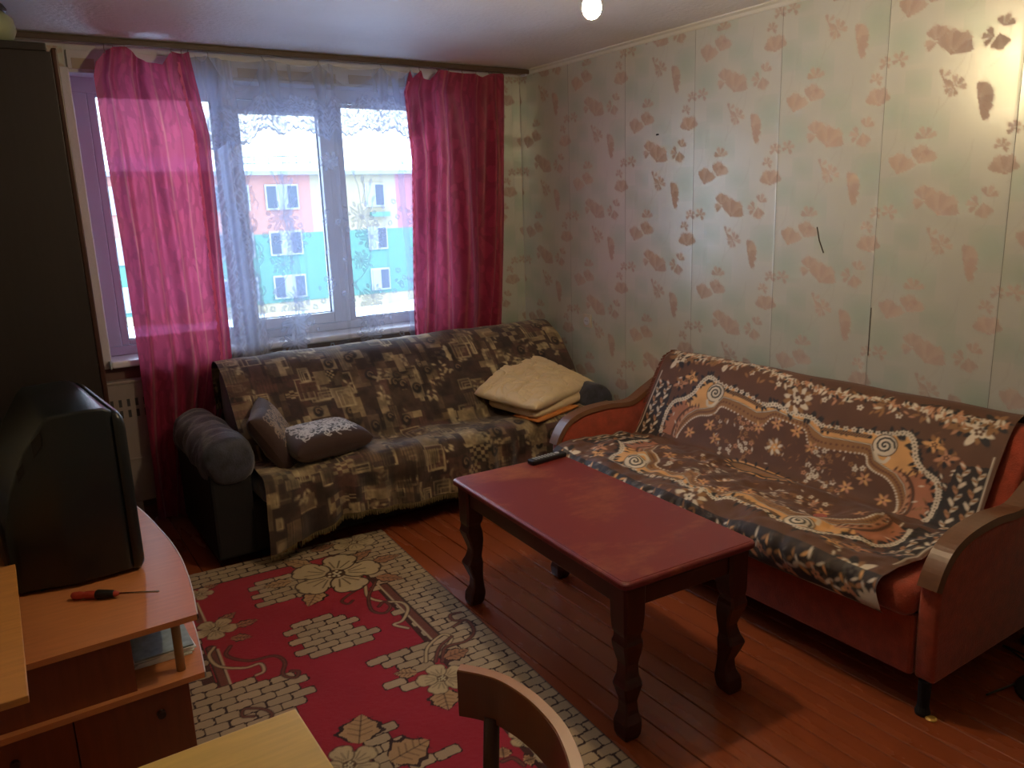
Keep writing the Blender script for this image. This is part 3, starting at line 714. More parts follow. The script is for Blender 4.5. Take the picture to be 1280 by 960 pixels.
for k in range(9): box(-.255 + k * .003, -.254 + k * .003, .10, .48, .46 - k * .003 + .01, .467 - k * .003 + .01, bm=bm)
tag(obj('vent_slots', bm, m_tvd, tv), kind='stuff')
for yy in (.06, .50): obj('foot', box(-.30, -.05, yy, yy + .03, 0, .014), m_tvd, tv)
# screwdriver
sd = thing('screwdriver', 'screwdriver with red and black handle lying before the television', 'screwdriver', (-2.98, -2.075, .5145))
sd.rotation_euler = (0, 0, math.radians(-31))
obj('handle', tube([(-.125, 0, 0), (-.12, 0, 0), (-.10, 0, 0), (-.085, 0, 0), (-.08, 0, 0), (-.055, 0, 0), (-.02, 0, 0), (.01, 0, 0), (.02, 0, 0)], [.006, .011, .0125, .009, .0125, .0125, .011, .009, .005], 12), mat('red_handle', srgb(176, 60, 44), .4), sd, True)
obj('grip_band', tube([(-.05, 0, 0), (-.045, 0, 0), (.0, 0, 0), (.005, 0, 0)], [.0128, .0155, .0115, .0105], 12), m_tvd, sd, True)
obj('shaft', tube([(.02, 0, 0), (.13, 0, 0), (.137, 0, 0), (.142, 0, 0)], [.003, .003, .004, .002], 8), mat('steel', srgb(190, 180, 170), .25, metal=1), sd, True)

# ------------------------------------------------------------ rug
RW, RLn = 1.27, 3.15
def rug():
    res = .0040
    red = srgb(158, 30, 48); red2 = srgb(120, 14, 30); cream = srgb(188, 166, 128); brick = srgb(174, 152, 122); dk = srgb(52, 26, 22); brn = srgb(112, 62, 50); lin = srgb(190, 172, 140)
    p = Paint(RW, RLn, res, dk)
    p.poly([(.012, 0), (RW - .012, 0), (RW - .012, RLn - .01), (.012, RLn - .01)], srgb(70, 34, 26))
    p.poly([(.268, .18), (RW - .262, .18), (RW - .262, RLn - .2), (.268, RLn - .2)], red)
    BL, BH = .084, .0425
    def bricks(poly=None, seed=0, cut=None):
        P = np.array(poly); r = random.Random(seed)
        j0, j1 = int(P[:, 1].min() / BH) - 1, int(P[:, 1].max() / BH) + 2; i0, i1 = int(P[:, 0].min() / BL) - 2, int(P[:, 0].max() / BL) + 2
        for j in range(j0, j1):
            for i in range(i0, i1):
                x = (i + .5 * (j % 2) + r.uniform(-.04, .04)) * BL; y = (j + .5) * BH
                if not p.inside(P, np.array([[x]]), np.array([[y]]))[0, 0]: continue
                hx = BL / 2; hy = BH / 2; a = .06 + r.uniform(-.06, .06)
                def rr(e, col):
                    o = []
                    for cx, cy, a0 in ((hx - e, hy - e, 0), (-(hx - e), hy - e, 90), (-(hx - e), -(hy - e), 180), (hx - e, -(hy - e), 270)):
                        q = .010
                        for k in range(3):
                            t = math.radians(a0 + 45 * k); px_ = cx - math.copysign(q, cx) + q * math.cos(t); py_ = cy - math.copysign(q, cy) + q * math.sin(t)
                            o.append((x + px_ * math.cos(a) - py_ * math.sin(a), y + px_ * math.sin(a) + py_ * math.cos(a)))
                    p.poly(o, col)
                rr(-.003, dk); t = r.uniform(.88, 1.08); rr(.0016, tuple(np.array(brick) * t))
    bricks([(-.03, .0), (.250, .0), (.250, RLn), (-.03, RLn)], 1)
    bricks([(RW - .250, 0), (RW + .03, 0), (RW + .03, RLn), (RW - .250, RLn)], 2)
    bricks([(.1, 0), (RW - .1, 0), (RW - .1, .16), (.1, .16)], 3)
    p.line([(.006, 0), (.006, RLn)], .012, srgb(60, 24, 24)); p.line([(RW - .006, 0), (RW - .006, RLn)], .012, srgb(60, 24, 24))
    # brown bar with white piping on both sides
    for (a, b, wd_, c) in RB_: p.line([a, b], wd_, c if not isinstance(c, str) else {'dk': dk, 'brn': brn, 'lin': lin}[c])
    for k, pol in enumerate(RP_): bricks(pol, 10 + k)
    for (pts, wd_, c) in RS_:
        cc = {'b': brn, 'c': cream}[c]; q = curve(pts, 8); p.line(q, wd_ + .008, dk); p.line(q, wd_, cc)
    for (a, b, wd_, c) in RLF_: leaf(p, a[0], a[1], b[0], b[1], wd_, srgb(176, 140, 100) if c else srgb(164, 116, 84), dk)
    for (c, R_, n_, an) in RF_:
        petal_flower(p, c[0], c[1], R_, n_, an, cream, dk, srgb(90, 62, 40), srgb(214, 200, 160))
    p.a *= (.93 + .12 * vnoise((p.ny, p.nx), 30, 4) + .05 * vnoise((p.ny, p.nx), 1.5, 6))[..., None]
    return p
RGX0, RGY0 = -1.6295, -1.0030
RB_ = [((0.228, 0.617), (0.215, 1.131), 0.05, 'dk'), ((0.228, 0.617), (0.215, 1.131), 0.032, 'brn'), ((0.248, 0.571), (0.235, 1.14), 0.008, 'lin'), ((0.983, 0.73), (0.982, 1.048), 0.04, 'dk'), ((0.983, 0.73), (0.982, 1.048), 0.026, 'brn'), ((0.968, 0.312), (0.964, 0.507), 0.008, 'lin'), ((0.96, 0.752), (0.963, 1.05), 0.008, 'lin'), ((0.222, 1.688), (0.24, 1.954), 0.008, 'lin'), ((0.984, 0.293), (0.984, 0.493), 0.026, 'brn')]
RP_ = [[(0.725, 0.764), (0.654, 0.761), (0.642, 0.718), (0.453, 0.769), (0.45, 0.828), (0.393, 0.926), (0.443, 1.003), (0.593, 1.021), (0.69, 0.995), (0.697, 0.893), (0.685, 0.823)], [(0.481, 1.157), (0.395, 1.164), (0.247, 1.15), (0.245, 1.277), (0.34, 1.326), (0.432, 1.24)], [(0.517, 1.317), (0.398, 1.329), (0.407, 1.413), (0.468, 1.399), (0.521, 1.345)], [(1.085, 0.843), (0.968, 1.039), (0.823, 1.045), (0.746, 1.077), (0.751, 1.14), (0.747, 1.219), (0.801, 1.304), (0.963, 1.312), (1.137, 1.285)], [(0.973, 0.057), (0.941, -0.054), (0.797, -0.027), (0.798, 0.064), (0.728, 0.125), (0.754, 0.17), (0.942, 0.163)], [(0.73, 0.324), (0.652, 0.229), (0.452, 0.296), (0.515, 0.566), (0.635, 0.486), (0.729, 0.493), (0.729, 0.424)], [(0.672, 1.582), (0.648, 1.535), (0.554, 1.547), (0.555, 1.594), (0.55, 1.659), (0.507, 1.727), (0.45, 1.753), (0.474, 1.789), (0.543, 1.78), (0.692, 1.722)], [(0.459, 0.006), (0.196, 0.055), (0.039, 0.052), (0.047, 0.455), (0.133, 0.576), (0.163, 0.281), (0.419, 0.059)]]
RS_ = [([(0.299, 0.57), (0.323, 0.673), (0.286, 0.748), (0.223, 0.798), (0.219, 0.866), (0.274, 0.943), (0.316, 0.956), (0.28, 1.013)], 0.012, 'c'), ([(0.249, 0.562), (0.321, 0.675), (0.351, 0.794), (0.315, 0.846), (0.273, 0.808), (0.28, 0.753), (0.315, 0.781)], 0.009, 'b'), ([(0.341, 0.583), (0.404, 0.621), (0.433, 0.651), (0.418, 0.688), (0.39, 0.668)], 0.007, 'b'), ([(0.317, 1.273), (0.271, 1.186), (0.185, 1.134), (0.169, 1.182), (0.235, 1.239), (0.289, 1.276)], 0.01, 'c'), ([(0.266, 1.306), (0.213, 1.224), (0.13, 1.227), (0.069, 1.178), (0.058, 1.085), (0.123, 1.103)], 0.011, 'b'), ([(0.058, 1.085), (0.101, 1.057), (0.092, 1.011), (0.048, 1.016)], 0.01, 'b'), ([(0.288, 1.291), (0.233, 1.211), (0.161, 1.166)], 0.01, 'b'), ([(0.969, 0.73), (0.997, 0.787), (0.976, 0.881), (0.898, 0.942), (0.843, 0.944), (0.842, 1.001), (0.872, 1.014)], 0.011, 'c'), ([(0.914, 0.757), (0.939, 0.819), (0.876, 0.901), (0.786, 0.919), (0.762, 0.984), (0.788, 1.063), (0.755, 1.106), (0.735, 1.075), (0.757, 1.056)], 0.01, 'b'), ([(0.906, 1.316), (0.879, 1.277), (0.898, 1.23), (0.951, 1.197), (0.965, 1.234), (0.933, 1.254)], 0.008, 'b'), ([(0.341, 1.889), (0.306, 1.893), (0.294, 1.938)], 0.01, 'b')]
RLF_ = [((0.563, 0.332), (0.691, 0.329), 0.075, 1), ((0.442, 0.234), (0.551, 0.092), 0.08, 1), ((0.484, 0.488), (0.568, 0.614), 0.095, 1), ((0.23, 0.511), (0.128, 0.601), 0.07, 0), ((0.191, 0.358), (0.045, 0.351), 0.07, 0), ((0.293, 0.289), (0.141, 0.222), 0.07, 0), ((0.404, 0.069), (0.272, 0.056), 0.07, 0), ((0.25, 1.288), (0.145, 1.283), 0.075, 0), ((0.337, 1.458), (0.37, 1.577), 0.1, 1), ((0.372, 1.319), (0.447, 1.279), 0.06, 1), ((0.681, 1.576), (0.625, 1.44), 0.13, 1), ((0.629, 1.706), (0.485, 1.679), 0.13, 1), ((0.925, 0.549), (0.841, 0.491), 0.05, 0), ((0.872, 0.611), (0.773, 0.608), 0.05, 0), ((0.902, 0.696), (0.826, 0.73), 0.05, 0), ((0.931, 0.19), (0.854, 0.179), 0.04, 0), ((0.329, 1.878), (0.309, 1.832), 0.05, 1), ((0.286, 1.924), (0.249, 1.928), 0.05, 1)]
RF_ = [((0.375, 0.38), 0.209, 5, 0.5), ((0.941, 0.589), 0.087, 5, 0.2), ((0.31, 1.4), 0.094, 5, 0.9), ((0.226, 1.828), 0.054, 5, 0.3), ((0.739, 1.655), 0.098, 5, 1.0), ((0.188, 0.087), 0.109, 5, 0.2), ((0.945, 0.233), 0.06, 5, 0.4)]

p = rug()
X = np.arange(p.nx)[None] * p.res; Y = np.arange(p.ny)[:, None] * p.res
P0 = np.array((RGX0, RGY0)); nrm = np.array((-.998266, .05886)); dr = np.array((-.05886, -.998266))
PX_ = P0[0] + nrm[0] * X + dr[0] * Y; PY_ = P0[1] + nrm[1] * X + dr[1] * Y
Zr = .010 + .0012 * vnoise((p.ny, p.nx), 2, 3) + .002 * vnoise((p.ny, p.nx), 60, 8)
edge = np.minimum(np.minimum(X, RW - X), np.minimum(Y, RLn - Y)); Zr = Zr * sm(0, .008, edge) + .001
rg = thing('rug', 'red carpet runner with beige brick border and cream flowers on the floor', 'rug', (-2.3, -2.3, 0))
m_rug = mat('rug_pile', (1, 1, 1), .92, attr=True, bump=.9, bscale=420, sheen=.12, spec=.2)
grid('pile', np.stack([PX_, PY_, Zr], -1) - np.array(rg.location), m_rug, rg, p.a)

# ------------------------------------------------------------ coffee table
m_tab = mat('mahogany_varnish', srgb(128, 50, 46), .34)
_n = m_tab.node_tree.nodes; _l = m_tab.node_tree.links       # worn, paler varnish in patches
_no = _n.new('ShaderNodeTexNoise'); _no.inputs['Scale'].default_value = 3.1; _no.inputs['Detail'].default_value = 8; _no.inputs['Roughness'].default_value = .7
_tc = _n.new('ShaderNodeTexCoord'); _mp = _n.new('ShaderNodeMapping'); _mp.inputs['Scale'].default_value = (1, 1.6, 1); _mp.inputs['Location'].default_value = (.3, 2.1, 0); _l.new(_tc.outputs['Object'], _mp.inputs[0]); _l.new(_mp.outputs[0], _no.inputs[0])
_mr = _n.new('ShaderNodeMapRange'); _mr.inputs[1].default_value = .50; _mr.inputs[2].default_value = .72; _l.new(_no.outputs[0], _mr.inputs[0])
_mx = _n.new('ShaderNodeMix'); _mx.data_type = 'RGBA'; _mx.inputs[6].default_value = (*srgb(116, 42, 44), 1); _mx.inputs[7].default_value = (*srgb(160, 92, 62), 1); _l.new(_mr.outputs[0], _mx.inputs[0]); _l.new(_mx.outputs[2], _n['Principled BSDF'].inputs['Base Color'])
m_tabd = mat('mahogany_dark', srgb(66, 28, 22), .35, var=.15, vscale=6, stretch=(8, 8, 1))
TX, TY, TH, TL, TW, TT = -1.44037, -2.48199, -.048629, 1.140, .5536, .5545
tb = thing('coffee_table', 'dark mahogany coffee table with wavy carved legs on the bare floor', 'table', (TX, TY, 0)); tb.rotation_euler = (0, 0, TH)
def round_slab(levels, R_=.028, n=6):
    bm = bmesh.new(); rings = []
    for z, ins in levels:
        r_ = max(R_ - ins * .5, .004); hx, hy = TW / 2 - ins, TL / 2 - ins; ring = []
        for cx, cy, a0 in ((hx - r_, hy - r_, 0), (-(hx - r_), hy - r_, 90), (-(hx - r_), -(hy - r_), 180), (hx - r_, -(hy - r_), 270)):
            for k in range(n): a_ = math.radians(a0 + 90 * k / (n - 1)); ring.append(bm.verts.new((cx + r_ * math.cos(a_), cy + r_ * math.sin(a_), z)))
        rings.append(ring)
    for i in range(len(rings) - 1):
        m_ = len(rings[i])
        for k in range(m_): bm.faces.new((rings[i][k], rings[i][(k + 1) % m_], rings[i + 1][(k + 1) % m_], rings[i + 1][k]))
    bm.faces.new(rings[0][::-1]); bm.faces.new(rings[-1]); return bm
bm = round_slab([(TT - .022, 0), (TT - .010, 0), (TT - .006, .002), (TT - .003, .006), (TT - .0025, .009), (TT, .012)])
obj('tabletop', bm, m_tab, tb)
bm = round_slab([(TT - .034, .014), (TT - .028, .008), (TT - .022, .008)]); obj('edge_molding', bm, m_tabd, tb)
ai = .032
for nm, a in (('apron', (-TW / 2 + ai, -TW / 2 + ai + .018, -TL / 2 + ai, TL / 2 - ai)), ('apron', (TW / 2 - ai - .018, TW / 2 - ai, -TL / 2 + ai, TL / 2 - ai)), ('apron', (-TW / 2 + ai, TW / 2 - ai, -TL / 2 + ai, -TL / 2 + ai + .018)), ('apron', (-TW / 2 + ai, TW / 2 - ai, TL / 2 - ai - .018, TL / 2 - ai))):
    obj(nm, box(*a, TT - .105, TT - .034, .003), m_tabd, tb)
legp = [(0, .020, .006), (.015, .026, .004), (.05, .028, 0), (.085, .019, -.006), (.12, .017, -.006), (.16, .024, .002), (.19, .029, .006), (.215, .021, .001), (.25, .019, -.006), (.29, .026, -.002), (.33, .031, .006), (.355, .024, .006), (.375, .030, .003), (.42, .033, 0), (.52, .034, 0)]
for sx in (-1, 1):
    for sy in (-1, 1):
        bm = bmesh.new(); rings = []
        zs = np.linspace(0, .52, 40)
        for z in zs:
            hw = np.interp(z, [a[0] for a in legp], [a[1] for a in legp]) * 1.15 + .003; of = np.interp(z, [a[0] for a in legp], [a[2] for a in legp]) * .9
            cx = sx * (TW / 2 - .060 + of); cy = sy * (TL / 2 - .060 + of)
            rings.append([bm.verts.new((cx + a * hw, cy + b * hw, z)) for a, b in ((-1, -.8), (-.8, -1), (.8, -1), (1, -.8), (1, .8), (.8, 1), (-.8, 1), (-1, .8))])
        for i in range(len(rings) - 1):
            for k in range(8): bm.faces.new((rings[i][k], rings[i][(k + 1) % 8], rings[i + 1][(k + 1) % 8], rings[i + 1][k]))
        bm.faces.new(rings[0][::-1]); bm.faces.new(rings[-1]); obj('leg', bm, m_tabd, tb)
# remote
rm = thing('remote_control', 'black remote control with grey buttons on the coffee table', 'remote', (-1.245, -1.965, TT + .001)); rm.rotation_euler = (0, 0, math.radians(4))
obj('body', box(-.095, .095, -.022, .022, 0, .020, .006, 3), mat('remote_black', srgb(26, 26, 32), .35), rm)
m_btn = mat('button_grey', srgb(170, 172, 176), .5)
for i in range(7):
    for j in range(3): obj('button', box(-.075 + i * .017, -.066 + i * .017, -.014 + j * .011, -.008 + j * .011, .0195, .0225, .001, 1), m_btn, rm)
obj('navigation_pad', lathe([(.011, .0195), (.011, .022), (.006, .023)], (.055, 0, 0), 20), m_btn, rm)

# ------------------------------------------------------------ sofa along the back wall
m_bl = mat('dark_print_velour', srgb(52, 54, 68), .7, var=.85, vscale=20, bump=.5, bscale=120, sheen=.3)
m_bl2 = mat('sofa_black_base', srgb(20, 19, 23), .85, bump=.3)
s1 = thing('sofa', 'dark click-clack sofa under the window with rolled arms', 'sofa', (-1.25, -.6, 0))
def sp(name, bm, m, par=s1, smooth=False): t = par.location; move(bm, (-t[0], -t[1], -t[2])); return obj(name, bm, m, par, smooth)
sp('base', box(-2.30, -.22, -.98, -.25, .05, .30, .02), m_bl2)
for x in (-2.2, -.35):
    for y in (-.9, -.35): sp('foot', box(x - .03, x + .03, y - .03, y + .03, 0, .05), m_bl2)
sp('seat', box(-2.235, -.27, -1.05, -.45, .29, .418, .05, 4), m_bl, smooth=True)
bkp = [(-.74, .36), (-.70, .52), (-.45, .80), (-.36, .845), (-.29, .84), (-.25, .79), (-.26, .6), (-.38, .30), (-.60, .28)]
sp('backrest', prism(bkp, 'x', -2.20, -.10, .02, 2), m_bl, smooth=True)
def rolled_arm(x0, x1, zt, y0, y1, m):
    # side profile of a padded roll arm
    w_ = x1 - x0; pts = []
    cx, cz = (x0 + x1) / 2, zt - w_ / 2
    for k in range(13):
        a = math.radians(-20 + 220 * k / 12); pts.append((cx + math.cos(a) * w_ / 2, cz + math.sin(a) * w_ / 2))
    pts = [(x1 - .03, .06)] + pts + [(x0 + .03, .06)]
    return prism(pts, 'y', y0, y1, .018, 3)
def wrinkle(o, amp=.006, sc=14):
    me = o.data
    from mathutils import noise
    for v_ in me.vertices: v_.co += v_.normal * amp * noise.noise(Vector(v_.co) * sc)
def sub(bm, cuts=14, axis=1):
    # slice along y for wrinkles
    ys_ = [v_.co.y for v_ in bm.verts]; a, b = min(ys_), max(ys_)
    for k in range(1, cuts):
        bmesh.ops.bisect_plane(bm, geom=bm.verts[:] + bm.edges[:] + bm.faces[:], plane_co=(0, a + (b - a) * k / cuts, 0), plane_no=(0, 1, 0))
    return bm
def bolster(x0, x1, zt, y0, y1):
    r_ = (x1 - x0) / 2; cx, cz = (x0 + x1) / 2, zt - r_; bm = bmesh.new(); rings = []
    prof = [(0, .3), (.012, .72), (.035, .93), (.07, 1)] + [(t, 1) for t in np.linspace(.1, y1 - y0 - .07, 30)] + [(y1 - y0 - .02, .85), (y1 - y0, .3)]
    for t, f in prof:
        rings.append([bm.verts.new((cx + r_ * f * math.cos(a), y0 + t, cz + r_ * 1.06 * f * math.sin(a))) for a in np.linspace(0, 2 * math.pi, 37)[:-1]])
    for i in range(len(rings) - 1):
        for k in range(36): bm.faces.new((rings[i][k], rings[i][(k + 1) % 36], rings[i + 1][(k + 1) % 36], rings[i + 1][k]))
    bm.faces.new(rings[0][::-1]); bm.faces.new(rings[-1]); return bm
def crease(o, n_c, amp, seed):
    r = random.Random(seed); me = o.data; cs = [(r.uniform(-.35, .4), r.uniform(.5, 1.6), r.uniform(0, 6)) for _ in range(n_c)]
    for v_ in me.vertices:
        p_ = v_.co; d = 0
        for c0, k, ph in cs:
            d += math.exp(-((p_.y - c0 - .035 * math.sin(p_.z * 14 * k + p_.x * 10 + ph)) / .012) ** 2)
        v_.co += v_.normal * -amp * min(d, 1.3)
o = sp('armrest', bolster(-2.475, -2.225, .640, -1.01, -.22), m_bl, smooth=True); wrinkle(o, .014, 11); crease(o, 12, .011, 3)
sp('arm_panel', box(-2.45, -2.26, -.985, -.24, .05, .50, .015), m_bl2)
o = sp('armrest', sub(rolled_arm(-.262, -.03, .555, -.985, -.22, m_bl), 14), m_bl, smooth=True); wrinkle(o, .012, 9)
# tapestry throw over it
def tapestry(wd, h, seed):
    p = Paint(wd, h, .006, srgb(70, 50, 42)); r = random.Random(seed)
    pal = [srgb(58, 34, 30), srgb(84, 52, 44), srgb(112, 90, 68), srgb(150, 130, 96), srgb(96, 62, 54), srgb(46, 30, 30), srgb(172, 152, 116), srgb(70, 50, 40), srgb(128, 104, 76)]
    for k in range(900):
        x, y = r.uniform(-.05, wd), r.uniform(-.05, h); a, b = r.uniform(.025, .13), r.uniform(.03, .14); c = r.choice(pal)
        p.poly([(x, y), (x + a, y + r.uniform(-.006, .006)), (x + a, y + b), (x, y + b)], c, r.uniform(.5, .9))
        kind = r.random()
        if kind < .22:
            for q in range(7): p.line([(x + a * q / 7, y), (x + a * q / 7, y + b)], .005, srgb(44, 28, 26), .7)
        elif kind < .36:
            for q in range(3): 
                p.line([(x + a * .2 * q, y + a * .2 * q), (x + a - .01, y + a * .2 * q), (x + a - .01, y + b), (x + a * .2 * q, y + b), (x + a * .2 * q, y + a * .2 * q)], .005, srgb(190, 172, 132), .8)
        elif kind < .50:
            cx, cy = x + a / 2, y + b / 2
            p.ell(cx, cy, .028, .034, 0, srgb(36, 22, 24)); p.line([(cx + .02 * math.cos(t / 3) * (t / 18), cy + .026 * math.sin(t / 3) * (t / 18)) for t in range(19)], .005, srgb(150, 124, 92), .9)
        elif kind < .62:
            for q in range(10): p.ell(x + r.random() * a, y + r.random() * b, .012, .006, r.random() * 3, srgb(196, 178, 138), .9)
        elif kind < .70:
            i = r.randint(3, 5)
            for q in range(i):
                for w_ in range(i):
                    if (q + w_) % 2: p.poly([(x + a * q / i, y + b * w_ / i), (x + a * (q + 1) / i, y + b * w_ / i), (x + a * (q + 1) / i, y + b * (w_ + 1) / i), (x + a * q / i, y + b * (w_ + 1) / i)], srgb(176, 158, 120), .7)
    p.a *= (.46 + .72 * vnoise((p.ny, p.nx), 7, seed))[..., None]; p.a *= (.8 + .4 * vnoise((p.ny, p.nx), 2, seed + 1))[..., None]
    return p
def cloth_path(path, n):
    """resample a 2d path (y,z) evenly; returns pts, normals"""
    q = np.array(curve(path, 10)); s = np.r_[0, np.cumsum(np.hypot(*np.diff(q, axis=0).T))]; t = np.linspace(0, s[-1], n)
    pts = np.stack([np.interp(t, s, q[:, 0]), np.interp(t, s, q[:, 1])], -1); d = np.gradient(pts, axis=0); d /= np.linalg.norm(d, axis=1)[:, None]
    return pts, np.stack([-d[:, 1], d[:, 0]], -1), s[-1]
m_tap = mat('tapestry_weave', (1, 1, 1), .72, attr=True, bump=.5, bscale=260, sheen=.25)
path = [(-.234, .60), (-.234, .80), (-.272, .866), (-.36, .872), (-.47, .815), (-.60, .68), (-.725, .53), (-.775, .445), (-.84, .432), (-.95, .440), (-1.045, .428), (-1.085, .385), (-1.095, .32), (-1.10, .24), (-1.105, .16)]
n_ = 250; pts, nr, ln = cloth_path(path, n_)
p = tapestry(2.16, ln, 5)
nx = p.nx; xs = np.linspace(-2.225, -.085, nx)
ji = np.linspace(0, p.ny - 1, n_).astype(int); c = p.a[ji]
Wn = (vnoise((n_, nx), 34, 11) - .5) * .030 + (vnoise((n_, nx), 12, 12) - .5) * .012 + (vnoise((n_, nx), 6, 13) - .5) * .004
s_ = np.linspace(0, ln, n_)[:, None]
front = sm(ln - .30, ln - .16, s_)
Wn = Wn * (.45 + .7 * sm(.5, .9, s_)) + .014 * front * np.sin(xs[None] * 34 + 2 * np.sin(xs[None] * 7)) + .010
seatz = sm(.66, .74, s_) * (1 - sm(ln - .32, ln - .25, s_))
PY = pts[:, 0][:, None] - nr[:, 0][:, None] * Wn; PZ = pts[:, 1][:, None] - nr[:, 1][:, None] * Wn
if PZ[40].mean() < pts[40, 1]: PY = pts[:, 0][:, None] + nr[:, 0][:, None] * Wn; PZ = pts[:, 1][:, None] + nr[:, 1][:, None] * Wn
# hem hangs lower at the left corner
hemz = np.interp(xs, [-2.29, -2.20, -2.10, -1.99, -1.86, -1.56, -1.226, -.8, -.1], [.07, .075, .11, .135, .185, .165, .155, .18, .20])
k = sm(.36, .16, PZ) * (s_ > ln - .4)
PZ = np.where(s_ > ln - .4, PZ + (hemz[None] - .16) * np.clip((.42 - PZ) / .26, 0, 1), PZ)
PX = xs[None] + 0 * s_ + .02 * sm(ln - .3, ln, s_) * (xs[None] < -2.1) * -1
Z3 = np.stack([PX, PY, PZ], -1)
th1 = thing('sofa_throw', 'brown patchwork tapestry throw covering the sofa under the window', 'throw', (-1.25, -.6, .42))
grid('cloth', Z3 - np.array(th1.location), m_tap, th1, c)
bm = bmesh.new(); hemrow = Z3[-1] - np.array(th1.location)
for i in range(0, nx - 1):
    q = hemrow[i]; q2 = hemrow[i + 1]
    for f in (0, .5):
        a = q + (q2 - q) * f; dx = random.uniform(-.004, .004); ll = random.uniform(.022, .034)
        vs = [bm.verts.new(a), bm.verts.new(a + np.array((.0022, 0, 0))), bm.verts.new(a + np.array((dx + .0016, random.uniform(-.004, .002), -ll))), bm.verts.new(a + np.array((dx, .001, -ll)))]
        bm.faces.new(vs)
tag(obj('fringe', bm, mat('fringe_thread', srgb(120, 104, 70), .8), th1), kind='stuff')

# cushions
def pillow(cx, cy, cz, w_, d_, t_, rot, name, label, topcol):
    t = thing(name, label, 'cushion', (cx, cy, cz)); t.rotation_euler = rot
    n_ = 60; U_, V_ = np.meshgrid(np.linspace(-1, 1, n_), np.linspace(-1, 1, n_))
    f = ((1 - U_ ** 4) * (1 - V_ ** 4)).clip(0) ** .42; pin = 1 - .10 * (U_ ** 2 * V_ ** 2) * 0 - .06 * (1 - np.abs(U_)) * np.abs(V_) - .06 * (1 - np.abs(V_)) * np.abs(U_)
    X = U_ * w_ / 2 * pin; Y = V_ * d_ / 2 * pin
    nz = (vnoise((n_, n_), 9, 21) - .5) * .012
    for sg in (1, -1):
        Zp = sg * f * t_ / 2 + nz * f
        if sg == 1:
            res = w_ / (n_ - 1)
            N = 150; U2, V2 = np.meshgrid(np.linspace(-1, 1, N), np.linspace(-1, 1, N)); f2 = ((1 - U2 ** 4) * (1 - V2 ** 4)).clip(0) ** .42
            pin2 = 1 - .06 * (1 - np.abs(U2)) * np.abs(V2) - .06 * (1 - np.abs(V2)) * np.abs(U2)
            pt = Paint(w_, d_, w_ / (N - 1), srgb(56, 34, 30)); r = random.Random(int(cx * 100))
            m0 = .045
            pt.poly([(m0, m0), (w_ - m0, m0), (w_ - m0, d_ - m0), (m0, d_ - m0)], srgb(52, 46, 50))
            for k in range(210):
                x, y = r.uniform(m0, w_ - m0), r.uniform(m0, d_ - m0); a = r.random() * 6.3; q = [(x + .004 * s * math.cos(a + s * .5), y + .004 * s * math.sin(a + s * .5)) for s in range(8)]
                pt.line(q, .0055, srgb(196, 190, 186) if topcol else srgb(150, 130, 110), .9)
            cimg = pt.a; jj = np.linspace(0, pt.ny - 1, N).astype(int); cimg = cimg[jj][:, :N]
            if cimg.shape[1] < N: cimg = np.pad(cimg, ((0, 0), (0, N - cimg.shape[1]), (0, 0)), 'edge')
            grid('patterned_face', np.stack([U2 * w_ / 2 * pin2, V2 * d_ / 2 * pin2, f2 * t_ / 2], -1), m_tap, t, cimg)
        else:
            cc = np.zeros((n_, n_, 3)) + np.array(srgb(58, 32, 28)); grid('plain_face', np.stack([X, Y, Zp], -1), m_tap, t, cc)
    # gusset skirt
    return t
pillow(-1.875, -.90, .525, .42, .30, .15, (math.radians(4), 0, math.radians(8)), 'cushion', 'flat brown cushion with white scrollwork lying on the sofa seat', True)
pillow(-2.085, -.80, .565, .33, .36, .13, (math.radians(10), math.radians(60), math.radians(-14)), 'cushion', 'brown scroll-trimmed cushion propped upright against the dark rolled sofa arm', False)

# folded duvet
m_duv = mat('cream_cotton', srgb(222, 200, 160), .8, bump=.25, bscale=60, sheen=.1, var=.06, vscale=9)
dv = thing('duvet', 'cream folded duvet heaped on the sofa beside the wall', 'duvet', (-.45, -.75, .45))
def slab(quad, thick, seed, amp=.03, n=70, folds=()):
    """puffy slab over quad corners (world) A(0,0) B(1,0) C(1,1) D(0,1), top z given; closed"""
    A, B, Cc, D = [np.array(q, float) for q in quad]
    U_, V_ = np.meshgrid(np.linspace(0, 1, n), np.linspace(0, 1, n))
    base = (A[None, None] * ((1 - U_) * (1 - V_))[..., None] + B * (U_ * (1 - V_))[..., None] + Cc * (U_ * V_)[..., None] + D * ((1 - U_) * V_)[..., None])
    e = ((1 - (2 * U_ - 1) ** 6) * (1 - (2 * V_ - 1) ** 6)).clip(0) ** .38
    nrm_ = np.cross(B - A, D - A); nrm_ /= np.linalg.norm(nrm_); nrm_ *= np.sign(nrm_[2])
    h = e * thick / 2 + (vnoise((n, n), n / 4.4, seed) - .5) * amp * e
    for (c0, ang, dep, wd_) in folds:
        d = (U_ - .5) * math.cos(ang) + (V_ - .5) * math.sin(ang) - c0 + .02 * np.sin((U_ - V_) * 9 + seed)
        h = h - dep * np.exp(-(d / wd_) ** 2) * e
    rd_ = np.abs(vnoise((n, n), n / 5.5, seed + 9) - .5) * 2; rd2 = np.abs(vnoise((n, n), n / 11, seed + 10) - .5) * 2
    h = h - e * (.016 * (1 - rd_).clip(0) ** 10 + .008 * (1 - rd2).clip(0) ** 8)
    top = base + nrm_ * h[..., None]; bot = base - nrm_ * (e * thick / 2)[..., None]
    return top, bot
